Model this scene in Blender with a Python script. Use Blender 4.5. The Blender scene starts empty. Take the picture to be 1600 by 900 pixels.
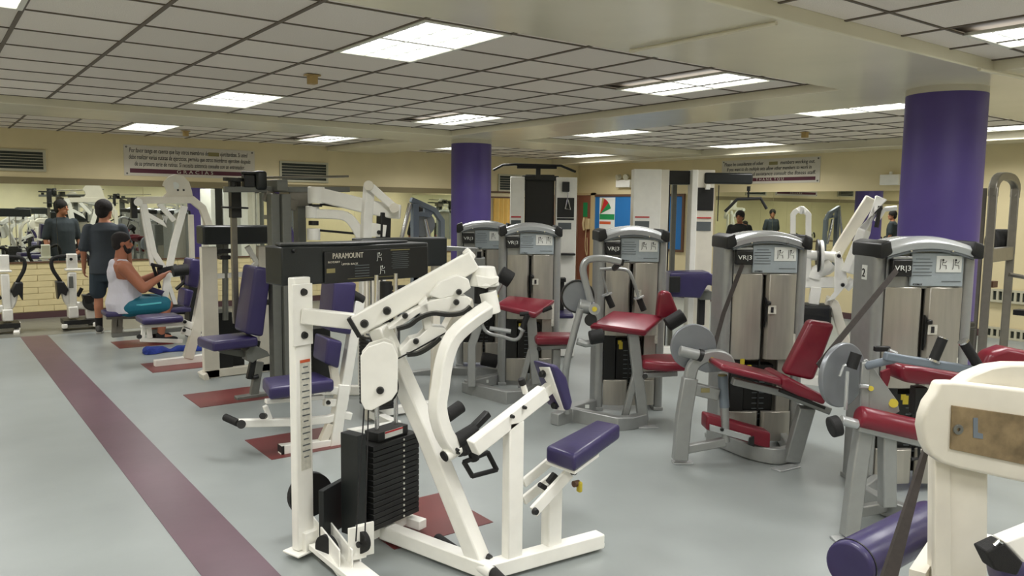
import bpy, bmesh, math, random
from mathutils import Vector, Matrix
random.seed(7)
C = bpy.context.scene.collection
V = Vector
# ---------------------------------------------------------------- camera
RM = Matrix(((0.80253704, 0.05060614, -0.59445211), (-0.5964777, 0.08841454, -0.7977450), (0.01218741, 0.99479741, 0.10114138)))
CAM = V((0, 0, 1.75))
cd = bpy.data.cameras.new('camera'); cd.sensor_width = 36; cd.lens = 1245.144 / 1600 * 36; cd.clip_start = .05
cam = bpy.data.objects.new('camera', cd); C.objects.link(cam)
cam.matrix_world = Matrix.Translation(CAM) @ RM.to_4x4()
bpy.context.scene.camera = cam
# ---------------------------------------------------------------- world, exposure
w = bpy.data.worlds.new('world'); bpy.context.scene.world = w; w.use_nodes = True
w.node_tree.nodes['Background'].inputs[0].default_value = (.8, .85, .8, 1); w.node_tree.nodes['Background'].inputs[1].default_value = .1
vs = bpy.context.scene.view_settings
vs.view_transform = 'Standard'; vs.look = 'None'; vs.gamma = 1; vs.exposure = 0.0; vs.use_curve_mapping = False
LAMP = 2.6        # glow of the lamp lenses
WATT = 29         # each troffer's downward light, with the louver's cut-off angle
SPREAD = 150

# ---------------------------------------------------------------- measuring helpers (sight line of a photo pixel -> point on a real plane)
def ray(px, py): return RM @ V((px - 800, 450 - py, -1245.144))
def hz(px, py, z=0): r = ray(px, py); return CAM + r * ((z - CAM.z) / r.z)
def vp(px, py, o, d):
    r = ray(px, py); n = V((-d[1], d[0])); t = (o[0] * n.x + o[1] * n.y) / (r.x * n.x + r.y * n.y); return CAM + r * t
def yp(px, py, y): return vp(px, py, (0, y), (1, 0))
def xp(px, py, x): return vp(px, py, (x, 0), (0, 1))
def dp(px, py, d): return CAM + ray(px, py) * (d / 1245.144)
def proj(p):
    c = RM.transposed() @ (V(p) - CAM)
    if c.z > -.1: return (-9999, -9999, 1)
    return (800 + 1245.144 * c.x / -c.z, 450 - 1245.144 * c.y / -c.z, -c.z)

# ---------------------------------------------------------------- materials
def srgb(r, g, b):
    f = lambda c: (c / 255 / 12.92) if c / 255 <= .04045 else ((c / 255 + .055) / 1.055) ** 2.4
    return (f(r), f(g), f(b), 1)
def mat(name, col, rough=.5, metal=0, var=0, scale=20, bump=0, bscale=200, coat=0, emit=None, es=0, stretch=None, objvar=0):
    m = bpy.data.materials.new(name); m.use_nodes = True; nt = m.node_tree; b = nt.nodes['Principled BSDF']
    c = srgb(*col); b.inputs['Base Color'].default_value = c; b.inputs['Roughness'].default_value = rough; b.inputs['Metallic'].default_value = metal
    if coat: b.inputs['Coat Weight'].default_value = coat; b.inputs['Coat Roughness'].default_value = .15
    if emit: b.inputs['Emission Color'].default_value = (*emit, 1); b.inputs['Emission Strength'].default_value = es
    tc = nt.nodes.new('ShaderNodeTexCoord'); src = tc.outputs['Object']
    if stretch:
        mp = nt.nodes.new('ShaderNodeMapping'); mp.inputs['Scale'].default_value = stretch; nt.links.new(src, mp.inputs[0]); src = mp.outputs[0]
    if var:
        n = nt.nodes.new('ShaderNodeTexNoise'); n.inputs['Scale'].default_value = scale; n.inputs['Detail'].default_value = 5; nt.links.new(src, n.inputs['Vector'])
        cr = nt.nodes.new('ShaderNodeMapRange'); cr.inputs[1].default_value = .3; cr.inputs[2].default_value = .7; cr.inputs[3].default_value = 1 - var; cr.inputs[4].default_value = 1 + var
        nt.links.new(n.outputs['Fac'], cr.inputs[0])
        mx = nt.nodes.new('ShaderNodeMix'); mx.data_type = 'RGBA'; mx.blend_type = 'MULTIPLY'; mx.inputs['Factor'].default_value = 1
        mx.inputs[6].default_value = c; nt.links.new(cr.outputs[0], mx.inputs[7]); out = mx.outputs[2]
        if objvar:
            oi = nt.nodes.new('ShaderNodeObjectInfo'); r2 = nt.nodes.new('ShaderNodeMapRange'); r2.inputs[3].default_value = 1 - objvar; r2.inputs[4].default_value = 1 + objvar
            nt.links.new(oi.outputs['Random'], r2.inputs[0])
            m2 = nt.nodes.new('ShaderNodeMix'); m2.data_type = 'RGBA'; m2.blend_type = 'MULTIPLY'; m2.inputs['Factor'].default_value = 1
            nt.links.new(out, m2.inputs[6]); nt.links.new(r2.outputs[0], m2.inputs[7]); out = m2.outputs[2]
        nt.links.new(out, b.inputs['Base Color'])
    if bump:
        n = nt.nodes.new('ShaderNodeTexNoise'); n.inputs['Scale'].default_value = bscale; n.inputs['Detail'].default_value = 3; nt.links.new(src, n.inputs['Vector'])
        bp = nt.nodes.new('ShaderNodeBump'); bp.inputs['Strength'].default_value = bump; bp.inputs['Distance'].default_value = .01
        nt.links.new(n.outputs['Fac'], bp.inputs['Height']); nt.links.new(bp.outputs[0], b.inputs['Normal'])
    return m
M = dict(
    floor=mat('floor_vinyl', (143, 149, 147), .33, var=.09, scale=1.3, bump=.12, bscale=5),
    floor2=mat('floor_border', (116, 116, 106), .38, var=.08, scale=2),
    stripe=mat('floor_purple', (96, 72, 82), .33, var=.14, scale=1.6, bump=.12, bscale=5),
    patch=mat('floor_red', (104, 46, 44), .4, var=.08, scale=3),
    wall=mat('wall_cream', (220, 206, 164), .5, var=.03, scale=3, bump=.1, bscale=60),
    litwall=mat('wall_lamplit_cream', (246, 238, 200), .5, var=.03, scale=3),  # wall cream made lighter, the lamps' wash on the front wall put into its colour
    brick=mat('brick_cream', (222, 208, 160), .32, var=.05, scale=8, bump=.15, bscale=90),
    mortar=mat('mortar', (190, 176, 134), .8),
    base=mat('baseboard_plum', (82, 58, 60), .5),
    trim=mat('mirror_trim', (128, 117, 84), .5),
    tile=mat('ceiling_tile', (232, 224, 212), .9, var=.07, scale=160, bump=.5, bscale=220, objvar=.07),
    tbar=mat('tbar', (98, 88, 74), .6),
    beam=mat('beam_paint', (222, 216, 192), .22, var=.05, scale=1.5, bump=.06, bscale=3),
    purple=mat('column_purple', (78, 63, 128), .45, var=.05, scale=4),
    colcap=mat('column_cap', (200, 194, 176), .4),
    mirror=mat('mirror', (234, 238, 228), .01, metal=1),
    white=mat('white_enamel', (243, 242, 234), .35, var=.03, scale=12, coat=.2),
    cream=mat('cream_enamel', (226, 221, 206), .38, var=.04, scale=9, coat=.2),
    black=mat('black_plastic', (24, 25, 25), .42, var=.1, scale=30),
    shroud=mat('black_shroud', (30, 34, 34), .38, var=.08, scale=12, bump=.1, bscale=300),
    rubber=mat('black_rubber', (20, 20, 20), .7, bump=.3, bscale=300),
    iron=mat('iron_plate', (20, 21, 20), .45, var=.15, scale=30),
    vinyl=mat('purple_vinyl', (50, 43, 86), .38, var=.06, scale=10, bump=.06, bscale=40, coat=.15),
    maroon=mat('maroon_vinyl', (120, 24, 42), .34, var=.08, scale=10, bump=.06, bscale=40, coat=.15),
    silver=mat('silver_paint', (158, 160, 158), .38, metal=.45, var=.04, scale=20),
    silver2=mat('silver_panel', (178, 174, 164), .34, metal=.6, var=.08, scale=5, stretch=(6, 6, .6)),
    silver3=mat('silver_cap', (192, 195, 195), .22, metal=.5),
    grey=mat('grey_frame', (112, 114, 108), .42, metal=.2, var=.05, scale=20),
    blugrey=mat('bluegrey_frame', (120, 130, 140), .4, metal=.2),
    chrome=mat('chrome', (215, 215, 215), .15, metal=1),
    steel=mat('rack_steel', (128, 124, 114), .35, metal=.5, var=.06, scale=20),
    yellow=mat('yellow', (196, 178, 52), .5),
    red=mat('red', (190, 40, 45), .5),
    placard=mat('placard', (158, 168, 172), .4, var=.03, scale=40),
    paper=mat('white_paper', (225, 228, 222), .6),
    label=mat('label_paper', (205, 203, 190), .6, var=.12, scale=60),
    ink=mat('ink', (30, 28, 32), .6), inkg=mat('ink_grey', (90, 96, 98), .6),
    plum=mat('plum_bar', (84, 32, 48), .6),
    banner=mat('banner_white', (206, 200, 186), .5, var=.02, scale=5),
    smudge=mat('olive_patch', (140, 132, 88), .7),
    vent=mat('vent_dark', (46, 52, 46), .6), ventf=mat('vent_frame', (186, 182, 158), .5),
    door=mat('door_brown', (132, 84, 64), .5), doorf=mat('door_frame', (196, 176, 132), .5),
    blue=mat('board_blue', (30, 110, 175), .6), woodtrim=mat('wood_trim', (96, 68, 48), .6),
    green=mat('green', (30, 140, 80), .6), orange=mat('orange', (200, 90, 50), .6),
    lens=mat('lamp_lens', (240, 240, 232), .6, emit=(1.0, 1.0, .97), es=LAMP),
    lframe=mat('lamp_frame', (220, 218, 205), .5),
    strap=mat('dark_strap', (52, 46, 42), .7, var=.15, scale=60),
    rust=mat('rusty_plate', (140, 122, 92), .55, metal=.3, var=.35, scale=16),
    skin=mat('skin', (176, 118, 90), .55), skin2=mat('skin_tan', (158, 100, 74), .55),
    hair=mat('dark_hair', (26, 21, 20), .8, bump=.8, bscale=120),
    tgrey=mat('tshirt_grey', (56, 63, 70), .9, var=.08, scale=6, bump=.4, bscale=14), short=mat('shorts_dark', (42, 54, 64), .85, var=.06, scale=9),
    tank=mat('tank_white', (205, 203, 212), .85, bump=.4, bscale=16), teal=mat('teal_shorts', (10, 98, 118), .7, bump=.3, bscale=20), teal2=mat('teal_stripe', (90, 185, 195), .7),
    blackc=mat('black_cloth', (24, 24, 26), .9), shoe=mat('shoe_grey', (78, 78, 76), .7), sole=mat('shoe_sole', (170, 168, 160), .7),
    towel=mat('blue_towel', (22, 44, 120), .9, var=.2, scale=14, bump=.5, bscale=40),
    lit_alcove_cloth=mat('lit_alcove_yellow', (226, 188, 104), .8, var=.05, scale=5),
    beige=mat('beige_plastic', (176, 150, 96), .5), greydisc=mat('cam_grey', (134, 138, 142), .35, metal=.4, var=.08, scale=5),
)

# ---------------------------------------------------------------- mesh builder
OFF = {}
class B:
    def __init__(s): s.v = []; s.f = []
    def add(s, vs_, fs):
        k = len(s.v); s.v += [V(p) for p in vs_]; s.f += [tuple(i + k for i in f) for f in fs]; return s
    def box(s, c, size, rz=0, ax=None):
        c = V(c)
        if ax is None:
            X = V((math.cos(rz), math.sin(rz), 0)); Y = V((-math.sin(rz), math.cos(rz), 0)); Z = V((0, 0, 1))
        else: X, Y, Z = ax
        X = X * size[0] / 2; Y = Y * size[1] / 2; Z = Z * size[2] / 2
        P = [c + X * i + Y * j + Z * k for k in (-1, 1) for j in (-1, 1) for i in (-1, 1)]
        return s.add(P, [(0, 2, 3, 1), (4, 5, 7, 6), (0, 1, 5, 4), (2, 6, 7, 3), (0, 4, 6, 2), (1, 3, 7, 5)])
    def span(s, a, b): a = V(a); b = V(b); return s.box((a + b) / 2, (abs(b.x - a.x), abs(b.y - a.y), abs(b.z - a.z)))
    def loft(s, rings, cap=True):
        n = len(rings[0]); k = len(s.v)
        for r in rings: s.v += [V(p) for p in r]
        for i in range(len(rings) - 1):
            for j in range(n): s.f.append((k + i * n + j, k + i * n + (j + 1) % n, k + (i + 1) * n + (j + 1) % n, k + (i + 1) * n + j))
        if cap: s.f.append(tuple(k + j for j in reversed(range(n)))); s.f.append(tuple(k + (len(rings) - 1) * n + j for j in range(n)))
        return s
    def tube(s, pts, w, h, up=(0, 0, 1), cap=True):
        pts = [V(p) for p in pts]; up = V(up).normalized(); rings = []
        for i, p in enumerate(pts):
            a = (p - pts[i - 1]).normalized() if i else None; b = (pts[i + 1] - p).normalized() if i < len(pts) - 1 else None
            t = (a + b).normalized() if a and b else (a or b)
            k = 1 / max(.5, t.dot(b if b else a))
            U = up if abs(t.dot(up)) < .93 else (V((1, 0, 0)) if abs(t.x) < .8 else V((0, 1, 0)))
            S = t.cross(U).normalized(); N = S.cross(t).normalized()
            rings.append([p + S * (w / 2 * x) + N * (h / 2 * k * y) for x, y in ((-1, -1), (1, -1), (1, 1), (-1, 1))])
        return s.loft(rings, cap)
    def rt(s, pts, r, n=10, r2=None):
        pts = [V(p) for p in pts]; rings = []; N = None
        for i, p in enumerate(pts):
            a = (p - pts[i - 1]).normalized() if i else None; b = (pts[i + 1] - p).normalized() if i < len(pts) - 1 else None
            t = (a + b).normalized() if a and b else (a or b)
            if N is None: N = t.orthogonal().normalized()
            N = (N - t * N.dot(t)).normalized(); S = t.cross(N)
            rr = r if r2 is None else r + (r2 - r) * i / (len(pts) - 1)
            rings.append([p + (N * math.cos(q * 2 * math.pi / n) + S * math.sin(q * 2 * math.pi / n)) * rr for q in range(n)])
        return s.loft(rings)
    def cyl(s, p, q, r, n=20, r2=None): return s.rt([p, q], r, n, r2)
    def prism(s, pts, vec):
        vec = V(vec); pts = [V(p) for p in pts]; n = len(pts); nrm = V((0, 0, 0))
        for i in range(n): nrm += pts[i].cross(pts[(i + 1) % n])
        if nrm.dot(vec) < 0: pts = pts[::-1]
        return s.loft([[p for p in pts], [p + vec for p in pts]])
    def ring(s, c, ax, r0, r1, t, n=32):
        c = V(c); ax = V(ax).normalized(); N = ax.orthogonal().normalized(); S = ax.cross(N); k = len(s.v)
        for q in range(n):
            d = N * math.cos(q * 2 * math.pi / n) + S * math.sin(q * 2 * math.pi / n)
            s.v += [c + d * r0 - ax * t / 2, c + d * r1 - ax * t / 2, c + d * r1 + ax * t / 2, c + d * r0 + ax * t / 2]
        for q in range(n):
            a = k + q * 4; b = k + ((q + 1) % n) * 4
            for i in range(4): s.f.append((a + i, b + i, b + (i + 1) % 4, a + (i + 1) % 4))
        return s
    def ball(s, c, r, n=12, m=8, sc=(1, 1, 1), ax=None):
        c = V(c); rings = []
        X, Y, Z = ax if ax else (V((1, 0, 0)), V((0, 1, 0)), V((0, 0, 1)))
        for i in range(m + 1):
            th = math.pi * (i + .02 * (i == 0) - .02 * (i == m)) / m - math.pi
            rings.append([c + X * (r * sc[0] * math.sin(th) * math.cos(q * 2 * math.pi / n)) - Y * (r * sc[1] * math.sin(th) * math.sin(q * 2 * math.pi / n)) + Z * (r * sc[2] * math.cos(th)) for q in range(n)])
        return s.loft(rings)
    def build(s, name, m, parent=None, bev=0, seg=2, label=None, kind=None, fix=True):
        off = OFF.get(parent.name, V((0, 0, 0))) if parent else V((0, 0, 0))
        me = bpy.data.meshes.new(name); me.from_pydata([tuple(p - off) for p in s.v], [], s.f)
        if fix:
            bm = bmesh.new(); bm.from_mesh(me); bmesh.ops.recalc_face_normals(bm, faces=bm.faces); bm.to_mesh(me); bm.free()
        me.materials.append(M[m] if isinstance(m, str) else m)
        me.polygons.foreach_set('use_smooth', [True] * len(me.polygons)); me.set_sharp_from_angle(angle=.6)
        o = bpy.data.objects.new(name, me); C.objects.link(o)
        if parent: o.parent = parent; OFF[o.name] = off
        if bev:
            b = o.modifiers.new('bevel', 'BEVEL'); b.width = bev; b.segments = seg; b.limit_method = 'ANGLE'; b.angle_limit = .7
            if seg > 2: me.polygons.foreach_set('use_smooth', [True] * len(me.polygons)); [me.attributes.remove(a) for a in [me.attributes.get('sharp_edge')] if a]
            b.harden_normals = False
        if label: o['label'] = label
        if kind: o['kind'] = kind
        return o
def sm(pts, n=5):
    pts = [V(p) for p in pts]; P = [pts[0] * 2 - pts[1]] + pts + [pts[-1] * 2 - pts[-2]]; out = []
    for i in range(1, len(P) - 2):
        for k in range(n):
            t = k / n; a, b, c, d = P[i - 1], P[i], P[i + 1], P[i + 2]
            out.append(.5 * ((2 * b) + (c - a) * t + (2 * a - 5 * b + 4 * c - d) * t * t + (3 * b - 3 * c + d - a) * t ** 3))
    return out + [pts[-1]]
def thing(name, label, cat, loc, group=None):
    o = bpy.data.objects.new(name, None); C.objects.link(o); o.location = loc; o.empty_display_size = .1
    o['label'] = label; o['category'] = cat
    if group: o['group'] = group
    OFF[o.name] = V(loc); return o
def tag(o, label, cat, group=None):
    o['label'] = label; o['category'] = cat
    if group: o['group'] = group
    return o
def pad(name, m, parent, quad, th, bev=.02, label=None):     # upholstered pad from 4 face corners + thickness vector
    o = B().prism(quad, th).build(name, m, parent, bev=bev, seg=4, label=label); return o
def text(name, s, m, parent, o, X, Z, width=None, size=.05, depth=.0015, align='LEFT', shear=0):
    cu = bpy.data.curves.new(name, 'FONT'); cu.body = s; cu.size = size; cu.extrude = depth; cu.align_x = align; cu.shear = shear
    cu.resolution_u = 2
    t = bpy.data.objects.new(name, cu); C.objects.link(t)
    bpy.context.view_layer.update()
    me = bpy.data.meshes.new_from_object(t.evaluated_get(bpy.context.evaluated_depsgraph_get())); bpy.data.objects.remove(t)
    off = OFF.get(parent.name, V((0, 0, 0))) if parent else V((0, 0, 0))
    X = V(X).normalized(); Z = V(Z).normalized(); N = X.cross(Z)
    xs = [v.co.x for v in me.vertices] or [0]; w0 = max(xs) - min(xs); k = width / w0 if width else 1; x0 = (min(xs) + max(xs)) / 2 if align == 'CENTER' else min(xs)
    for v in me.vertices: v.co = V(o) - off + X * ((v.co.x - x0) * k) + Z * v.co.y + N * v.co.z
    me.name = name; me.materials.clear(); me.materials.append(M[m]); r = bpy.data.objects.new(name, me); C.objects.link(r)
    if parent: r.parent = parent
    return r

# ================================================================ ROOM
YB, XR, YS, XL, H = 13.76, 12.1, -6.0, -4.0, 2.8
f = B().span((XL, YS, -.1), (XR, YB, 0)).build('floor', 'floor', kind='structure')
B().span((XL, 11.95, 0), (XR, YB, .002)).build('floor_border', 'floor2', f)
B().span((.99, YS + .5, 0), (1.295, 11.95, .003)).build('floor_stripe', 'stripe', f)
for y in (-1.67, .05, 1.77, 3.49, 5.25, 6.97, 8.7, 10.38): B().span((1.87, y, 0), (2.49, y + .56, .003)).build('floor_patch', 'patch', f)
wb = B().span((XL, YB, 0), (XR, YB + .15, H + .1)).build('wall_back', 'wall', kind='structure')
wr = B().span((XR, YS, 0), (XR + .15, YB, H + .1)).build('wall_right', 'wall', kind='structure')
wf = B().span((XL, YS - .15, 0), (XR, YS, H + .1)).build('wall_front', 'litwall', kind='structure')
wl = B().span((XL - .15, YS, 0), (XL, YB, H + .1)).build('wall_left', 'wall', kind='structure')
# brick courses under the mirror
bme = None
BH, BL = .0915, .40
k = 0
far = B()
for r in range(8):
    z = .1 + r * BH; x = XL + (BL / 2 if r % 2 else 0)
    while x < 9.6:
        if .7 < x < 3.4:
            if bme is None:
                o = B().span((0, -.012, .003), (BL - .006, 0, BH - .003)).build('brick', 'brick', wb, bev=.003, seg=1); bme = o.data
            else:
                o = bpy.data.objects.new('brick', bme); C.objects.link(o); o.parent = wb
                md = o.modifiers.new('bevel', 'BEVEL'); md.width = .003; md.segments = 1
            o.location = (x, YB, z)
        else: far.span((x, YB - .012, z + .003), (x + BL - .006, YB, z + BH - .003))
        x += BL
far.build('far_bricks', 'brick', wb, kind='stuff')
B().span((XL, YB - .02, 0), (XR, YB, .095)).build('baseboard_back', 'base', kind='structure')
B().span((XR - .02, YS, 0), (XR, YB - .02, .1)).build('baseboard_right', 'base', kind='structure')
B().span((XL, YB - .03, 2.0), (8.75, YB, 2.1)).build('trim_1', 'trim', kind='structure')
B().span((XL, YB - .03, .83), (8.75, YB, .855)).build('trim_2', 'woodtrim', kind='structure')
# mirrors
x = -.76; i = 0
ORD = ['panel just beyond the left edge of the frame', 'leftmost panel in view behind the cut off bike', 'second panel from the left behind the standing man', 'third panel from the left behind the notched cam disc', 'fourth panel from the left', 'fifth panel from the left behind the curved white arms', 'sixth panel from the left beside the purple column', 'last panel hidden at the purple column']
while x < 8.7:
    x2 = min(x + 1.22, 8.75)
    a = random.uniform(-.0015, .0015)
    o = B().box(((x + x2) / 2, YB - .012, 1.4275), (x2 - x - .004, .008, 1.145), rz=a).build('wall_mirror', 'mirror')
    tag(o, 'frameless back wall mirror, ' + ORD[i], 'mirror', 'mirror panels along the back wall'); x = x2; i += 1
for i in range(3):
    o = B().span((XR - .012, 6.05 + i * 1.26, .83), (XR - .002, 6.05 + (i + 1) * 1.26 - .004, 2.07)).build('wall_mirror', 'mirror')
    tag(o, 'frameless right wall mirror, ' + ['rightmost panel beside the thick purple column', 'middle panel behind the white tilted arms', 'left panel under the english notice'][i], 'mirror', 'mirror panels on the right wall')
# ceiling slab, beams, tiles
ce = B().span((XL - .15, YS - .15, H + .03), (XR + .15, YB + .15, H + .13)).build('ceiling', 'tbar', kind='structure')
B().span((XL, 2.55, 2.72), (XR, 3.68, H + .03)).build('ceiling_beam', 'beam', kind='structure', bev=.01)
B().span((XL, 9.55, 2.72), (XR, 10.67, H + .03)).build('ceiling_beam', 'beam', kind='structure', bev=.01)
B().span((6.03, YS, 2.721), (7.16, YB, H + .03)).build('ceiling_beam', 'beam', kind='structure', bev=.01)
B().span((11.3, YS, 2.70), (XR, YB, H + .03)).build('ceiling_beam', 'beam', kind='structure', bev=.01)
T = .61
zonesx = [(1.13 - 9 * T, 6.03, 1.13 - 9 * T), (7.16, 11.3, 6.9)]
zonesy = [(YS, 2.55, 2.3 - 14 * T), (3.68, 9.55, 4.01 - T), (10.67, YB, 10.28)]
LX = [(-.70 + T, 0), (2.35, 0), (5.01 - .02, 0), (7.51, 1), (10.56, 1)]
LYs = [-4.4, -1.0, 1.08, 4.01, 7.67, 11.5]
LIGHTS = []
for lx in (-2.53, -.09, 2.35, 5.01, 7.51, 10.56):
    for ly in (-4.9, -1.36, 1.08, 4.01, 7.67, 11.5): LIGHTS.append((lx, ly))
def inlight(x, y): return any(a - .02 < x < a + T + .02 and b - .02 < y < b + 2 * T + .02 for a, b in LIGHTS)
tiles = []; tb = B()
for xa, xb, x0 in zonesx:
    for ya, yb, y0 in zonesy:
        xs = []; q = x0
        while q < xb: xs.append(q); q += T
        ys = []; q = y0
        while q < yb: ys.append(q); q += T
        for u in xs:
            if u > xa: tb.span((u - .012, ya, H - .006), (u + .012, yb, H + .002))
        for u in ys:
            if u > ya: tb.span((xa, u - .008, H - .0055), (xb, u + .008, H + .002))
        for u in xs:
            for v in ys:
                a, b = max(u, xa), min(u + T, xb); c, d = max(v, ya), min(v + T, yb)
                if b - a < .05 or d - c < .05 or inlight((a + b) / 2, (c + d) / 2): continue
                p = proj(((a + b) / 2, (c + d) / 2, H)); vis = p[2] > 1 and -60 < p[0] < 1660 and -60 < p[1] < 900
                tiles.append((0 if vis else 1, p[2] if vis else 99, a, b, c, d))
tb.build('ceiling_grid', 'tbar', ce)
tiles.sort(); far = B(); cache = {}
for i, (nv, dd, a, b, c, d) in enumerate(tiles):
    if i < 298 and not nv:
        key = (round(b - a, 2), round(d - c, 2))
        if key not in cache:
            o = B().span((-(b - a) / 2 + .004, -(d - c) / 2 + .004, 0), ((b - a) / 2 - .004, (d - c) / 2 - .004, .012)).build('ceiling_tile', 'tile', ce); cache[key] = o.data
        else: o = bpy.data.objects.new('ceiling_tile', cache[key]); C.objects.link(o); o.parent = ce
        o.location = ((a + b) / 2, (c + d) / 2, H + .001)
    else: far.span((a + .004, c + .004, H + .001), (b - .004, d - .004, H + .013))
far.build('far_ceiling_tiles', 'tile', ce, kind='stuff')
# lights
g0 = 'recessed fluorescent troffers in the tiled ceiling'
lm = {}
LL = {(2.35, 4.01): 'largest fluorescent ceiling light, near the top centre of the photo', (5.01, 4.01): 'long fluorescent light just in front of the wide beam, right of the largest light', (-.09, 4.01): 'fluorescent light cut off by the top left corner', (7.51, 4.01): 'fluorescent light running up to the thick purple column from its left', (10.56, 4.01): 'fluorescent light right of the thick purple column at the frame edge', (5.01, 1.08): 'fluorescent light cut off at the top right corner',
      (2.35, 7.67): 'fluorescent light left of the beige sensor box', (5.01, 7.67): 'fluorescent light just left of the far purple column', (7.51, 7.67): 'fluorescent light right of the far purple column beyond the long beam', (10.56, 7.67): 'fluorescent light above the english banner',
      (2.35, 11.5): 'far fluorescent light above the left end of the spanish banner', (5.01, 11.5): 'far fluorescent light above the vent beside the spanish banner', (7.51, 11.5): 'far fluorescent light mostly hidden behind the far purple column', (10.56, 11.5): 'farthest fluorescent light in the corner by the brown door'}
for n, (lx, ly) in enumerate(LIGHTS):
    t = thing('ceiling_light', LL.get((lx, ly), 'recessed fluorescent ceiling light outside the view of the photo'), 'light', (lx + T / 2, ly + T, H), g0)
    if not lm:
        o1 = B().ring((0, 0, 0), (0, 0, 1), 0, 0, 0, 3); bb = B()
        for s in (-1, 1):
            bb.box((s * (T / 2 - .015), 0, -.004), (.03, 2 * T, .016)); bb.box((0, s * (T - .015), -.0042), (T, .03, .016))
        OFF[t.name] = V((0, 0, 0)); fr = bb.build('frame', 'lframe', t); ln = B().box((0, 0, 0), (T - .06, 2 * T - .06, .006)).build('lens', 'lens', t)
        lv = B()
        for q in range(-3, 4): lv.box((0, q * .155, -.006), (T - .06, .006, .008))
        for q in (-1, 1): lv.box((q * .09, 0, -.0062), (.006, 2 * T - .06, .008))
        lo = lv.build('louver', 'paper', t)
        ld = bpy.data.lights.new('lamp', 'AREA'); ld.shape = 'RECTANGLE'; ld.size = T - .08; ld.size_y = 2 * T - .08; ld.energy = WATT; ld.spread = math.radians(SPREAD); ld.color = (1, .985, .97)
        la = bpy.data.objects.new('lamp', ld); C.objects.link(la); la.parent = t; la.location = (0, 0, -.014)
        lm['a'] = (fr, ln, lo, la)
    else:
        for q in lm['a']: c = q.copy(); C.objects.link(c); c.parent = t
# columns
for (x, y, zt, lab) in ((6.6, 3.12, 2.67, 'thick round purple column near the right side of the room'), (6.6, 9.9, 2.66, 'round purple column further back beside the mirror wall')):
    t = thing('column', lab, 'column', (x, y, 0)); t['kind'] = 'structure'; del t['category']
    B().cyl((x, y, 0), (x, y, zt), .295, 48).build('column_shaft', 'purple', t)
    B().cyl((x, y, zt), (x, y, 2.72), .293, 48).build('column_cap', 'colcap', t)
# conduits
B().rt([hz(985, 80, 2.705), hz(1213, 36, 2.705)], .012, 8).build('conduit', 'beam'); tag(bpy.data.objects['conduit'], 'thin painted conduit crossing the wide beam near the top of the photo', 'conduit')
tag(B().rt([hz(1530, 108, 2.70), hz(1600, 122, 2.70)], .014, 8).build('conduit', 'beam'), 'thin painted conduit right of the thick purple column top', 'conduit')
tag(B().rt([(XR - .85, 4, 2.69), (XR - .85, 13.7, 2.69)], .012, 8).build('conduit', 'beam'), 'long thin conduit along the ceiling beam beside the right wall', 'conduit')
for (px, py, lb) in ((488, 118, 'small beige sensor box hanging from the tiles near the large central light'), (290, 205, 'small beige sensor on the far ceiling above the spanish banner'), (1258, 207, 'small beige sensor on the ceiling left of the thick purple column'), (640, 0, None)):
    if lb is None: continue
    p = hz(px, py, H - .01); o = B().box(p - V((0, 0, .035)), (.07, .07, .07)).box(p, (.12, .09, .012)).build('ceiling_sensor', 'beige', bev=.006); tag(o, lb, 'sensor')
# vents
def vent(x0, x1, z0, z1, lab):
    t = thing('wall_vent', lab, 'vent', ((x0 + x1) / 2, YB, z0)); y = YB - .01
    B().span((x0, y - .004, z0), (x1, y + .01, z1)).build('backing', 'vent', t)
    fb = B()
    for a in (x0 - .035, x1): fb.span((a, y - .02, z0 - .035), (a + .035, y + .01, z1 + .035))
    for a in (z0 - .035, z1): fb.span((x0, y - .02, a), (x1, y + .01, a + .035))
    fb.build('frame', 'ventf', t); n = 5
    for i in range(1, n + 1):
        zz = z0 + (z1 - z0) * i / (n + 1); B().box(((x0 + x1) / 2, y - .008, zz), (x1 - x0, .014, .008)).build('slat', 'ventf', t)
    vb = B()
    for i in range(1, 28): vb.box((x0 + (x1 - x0) * i / 28, y - .006, (z0 + z1) / 2), (.004, .006, z1 - z0))
    vb.build('fins', 'vent', t, kind='stuff')
vent(.72, 1.54, 2.22, 2.47, 'louvred air vent high on the back wall at the far left')
vent(5.17, 6.0, 2.18, 2.47, 'louvred air vent high on the back wall right of the spanish banner')
p0, p1 = yp(780, 276, YB), yp(801, 297, YB); vent(p0.x, p0.x + .75, p1.z, p0.z + .02, 'air vent high on the back wall right of the far purple column')
# banners
def banner(o, X, W, Hh, lines, word, lab, patch):
    X = V(X); Z = V((0, 0, 1)); N = X.cross(Z); t = thing('banner', lab, 'banner', o)
    ax = (X, N * -1, Z); c = V(o) + X * W / 2 + Z * Hh / 2
    B().box(c + N * .006, (W, .006, Hh), ax=ax).build('cloth', 'banner', t)
    B().box(V(o) + X * W / 2 + Z * Hh * .165 + N * .011, (W * .92, .004, Hh * .14), ax=ax).build('plum_band', 'plum', t)
    text('lettering', word, 'banner', t, V(o) + X * W * .52 + Z * Hh * .115 + N * .014, X, Z, W * .28, Hh * .16, align='CENTER')
    for i, (s, x0, wd) in enumerate(lines): text('lettering', s, 'ink', t, V(o) + X * W * x0 + Z * Hh * (.76 - i * .215) + N * .011, X, Z, W * wd, Hh * .215, shear=.15)
    B().box(V(o) + X * W * patch + Z * Hh * .81 + N * .0115, (W * .085, .004, Hh * .13), ax=ax).build('covered_word', 'smudge', t)
    gb = B()
    for a in (.02, .98):
        for b in (.07, .93): gb.ring(V(o) + X * W * a + Z * Hh * b + N * .011, N, .006, .014, .004, 12)
    gb.build('grommets', 'vent', t)
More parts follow.
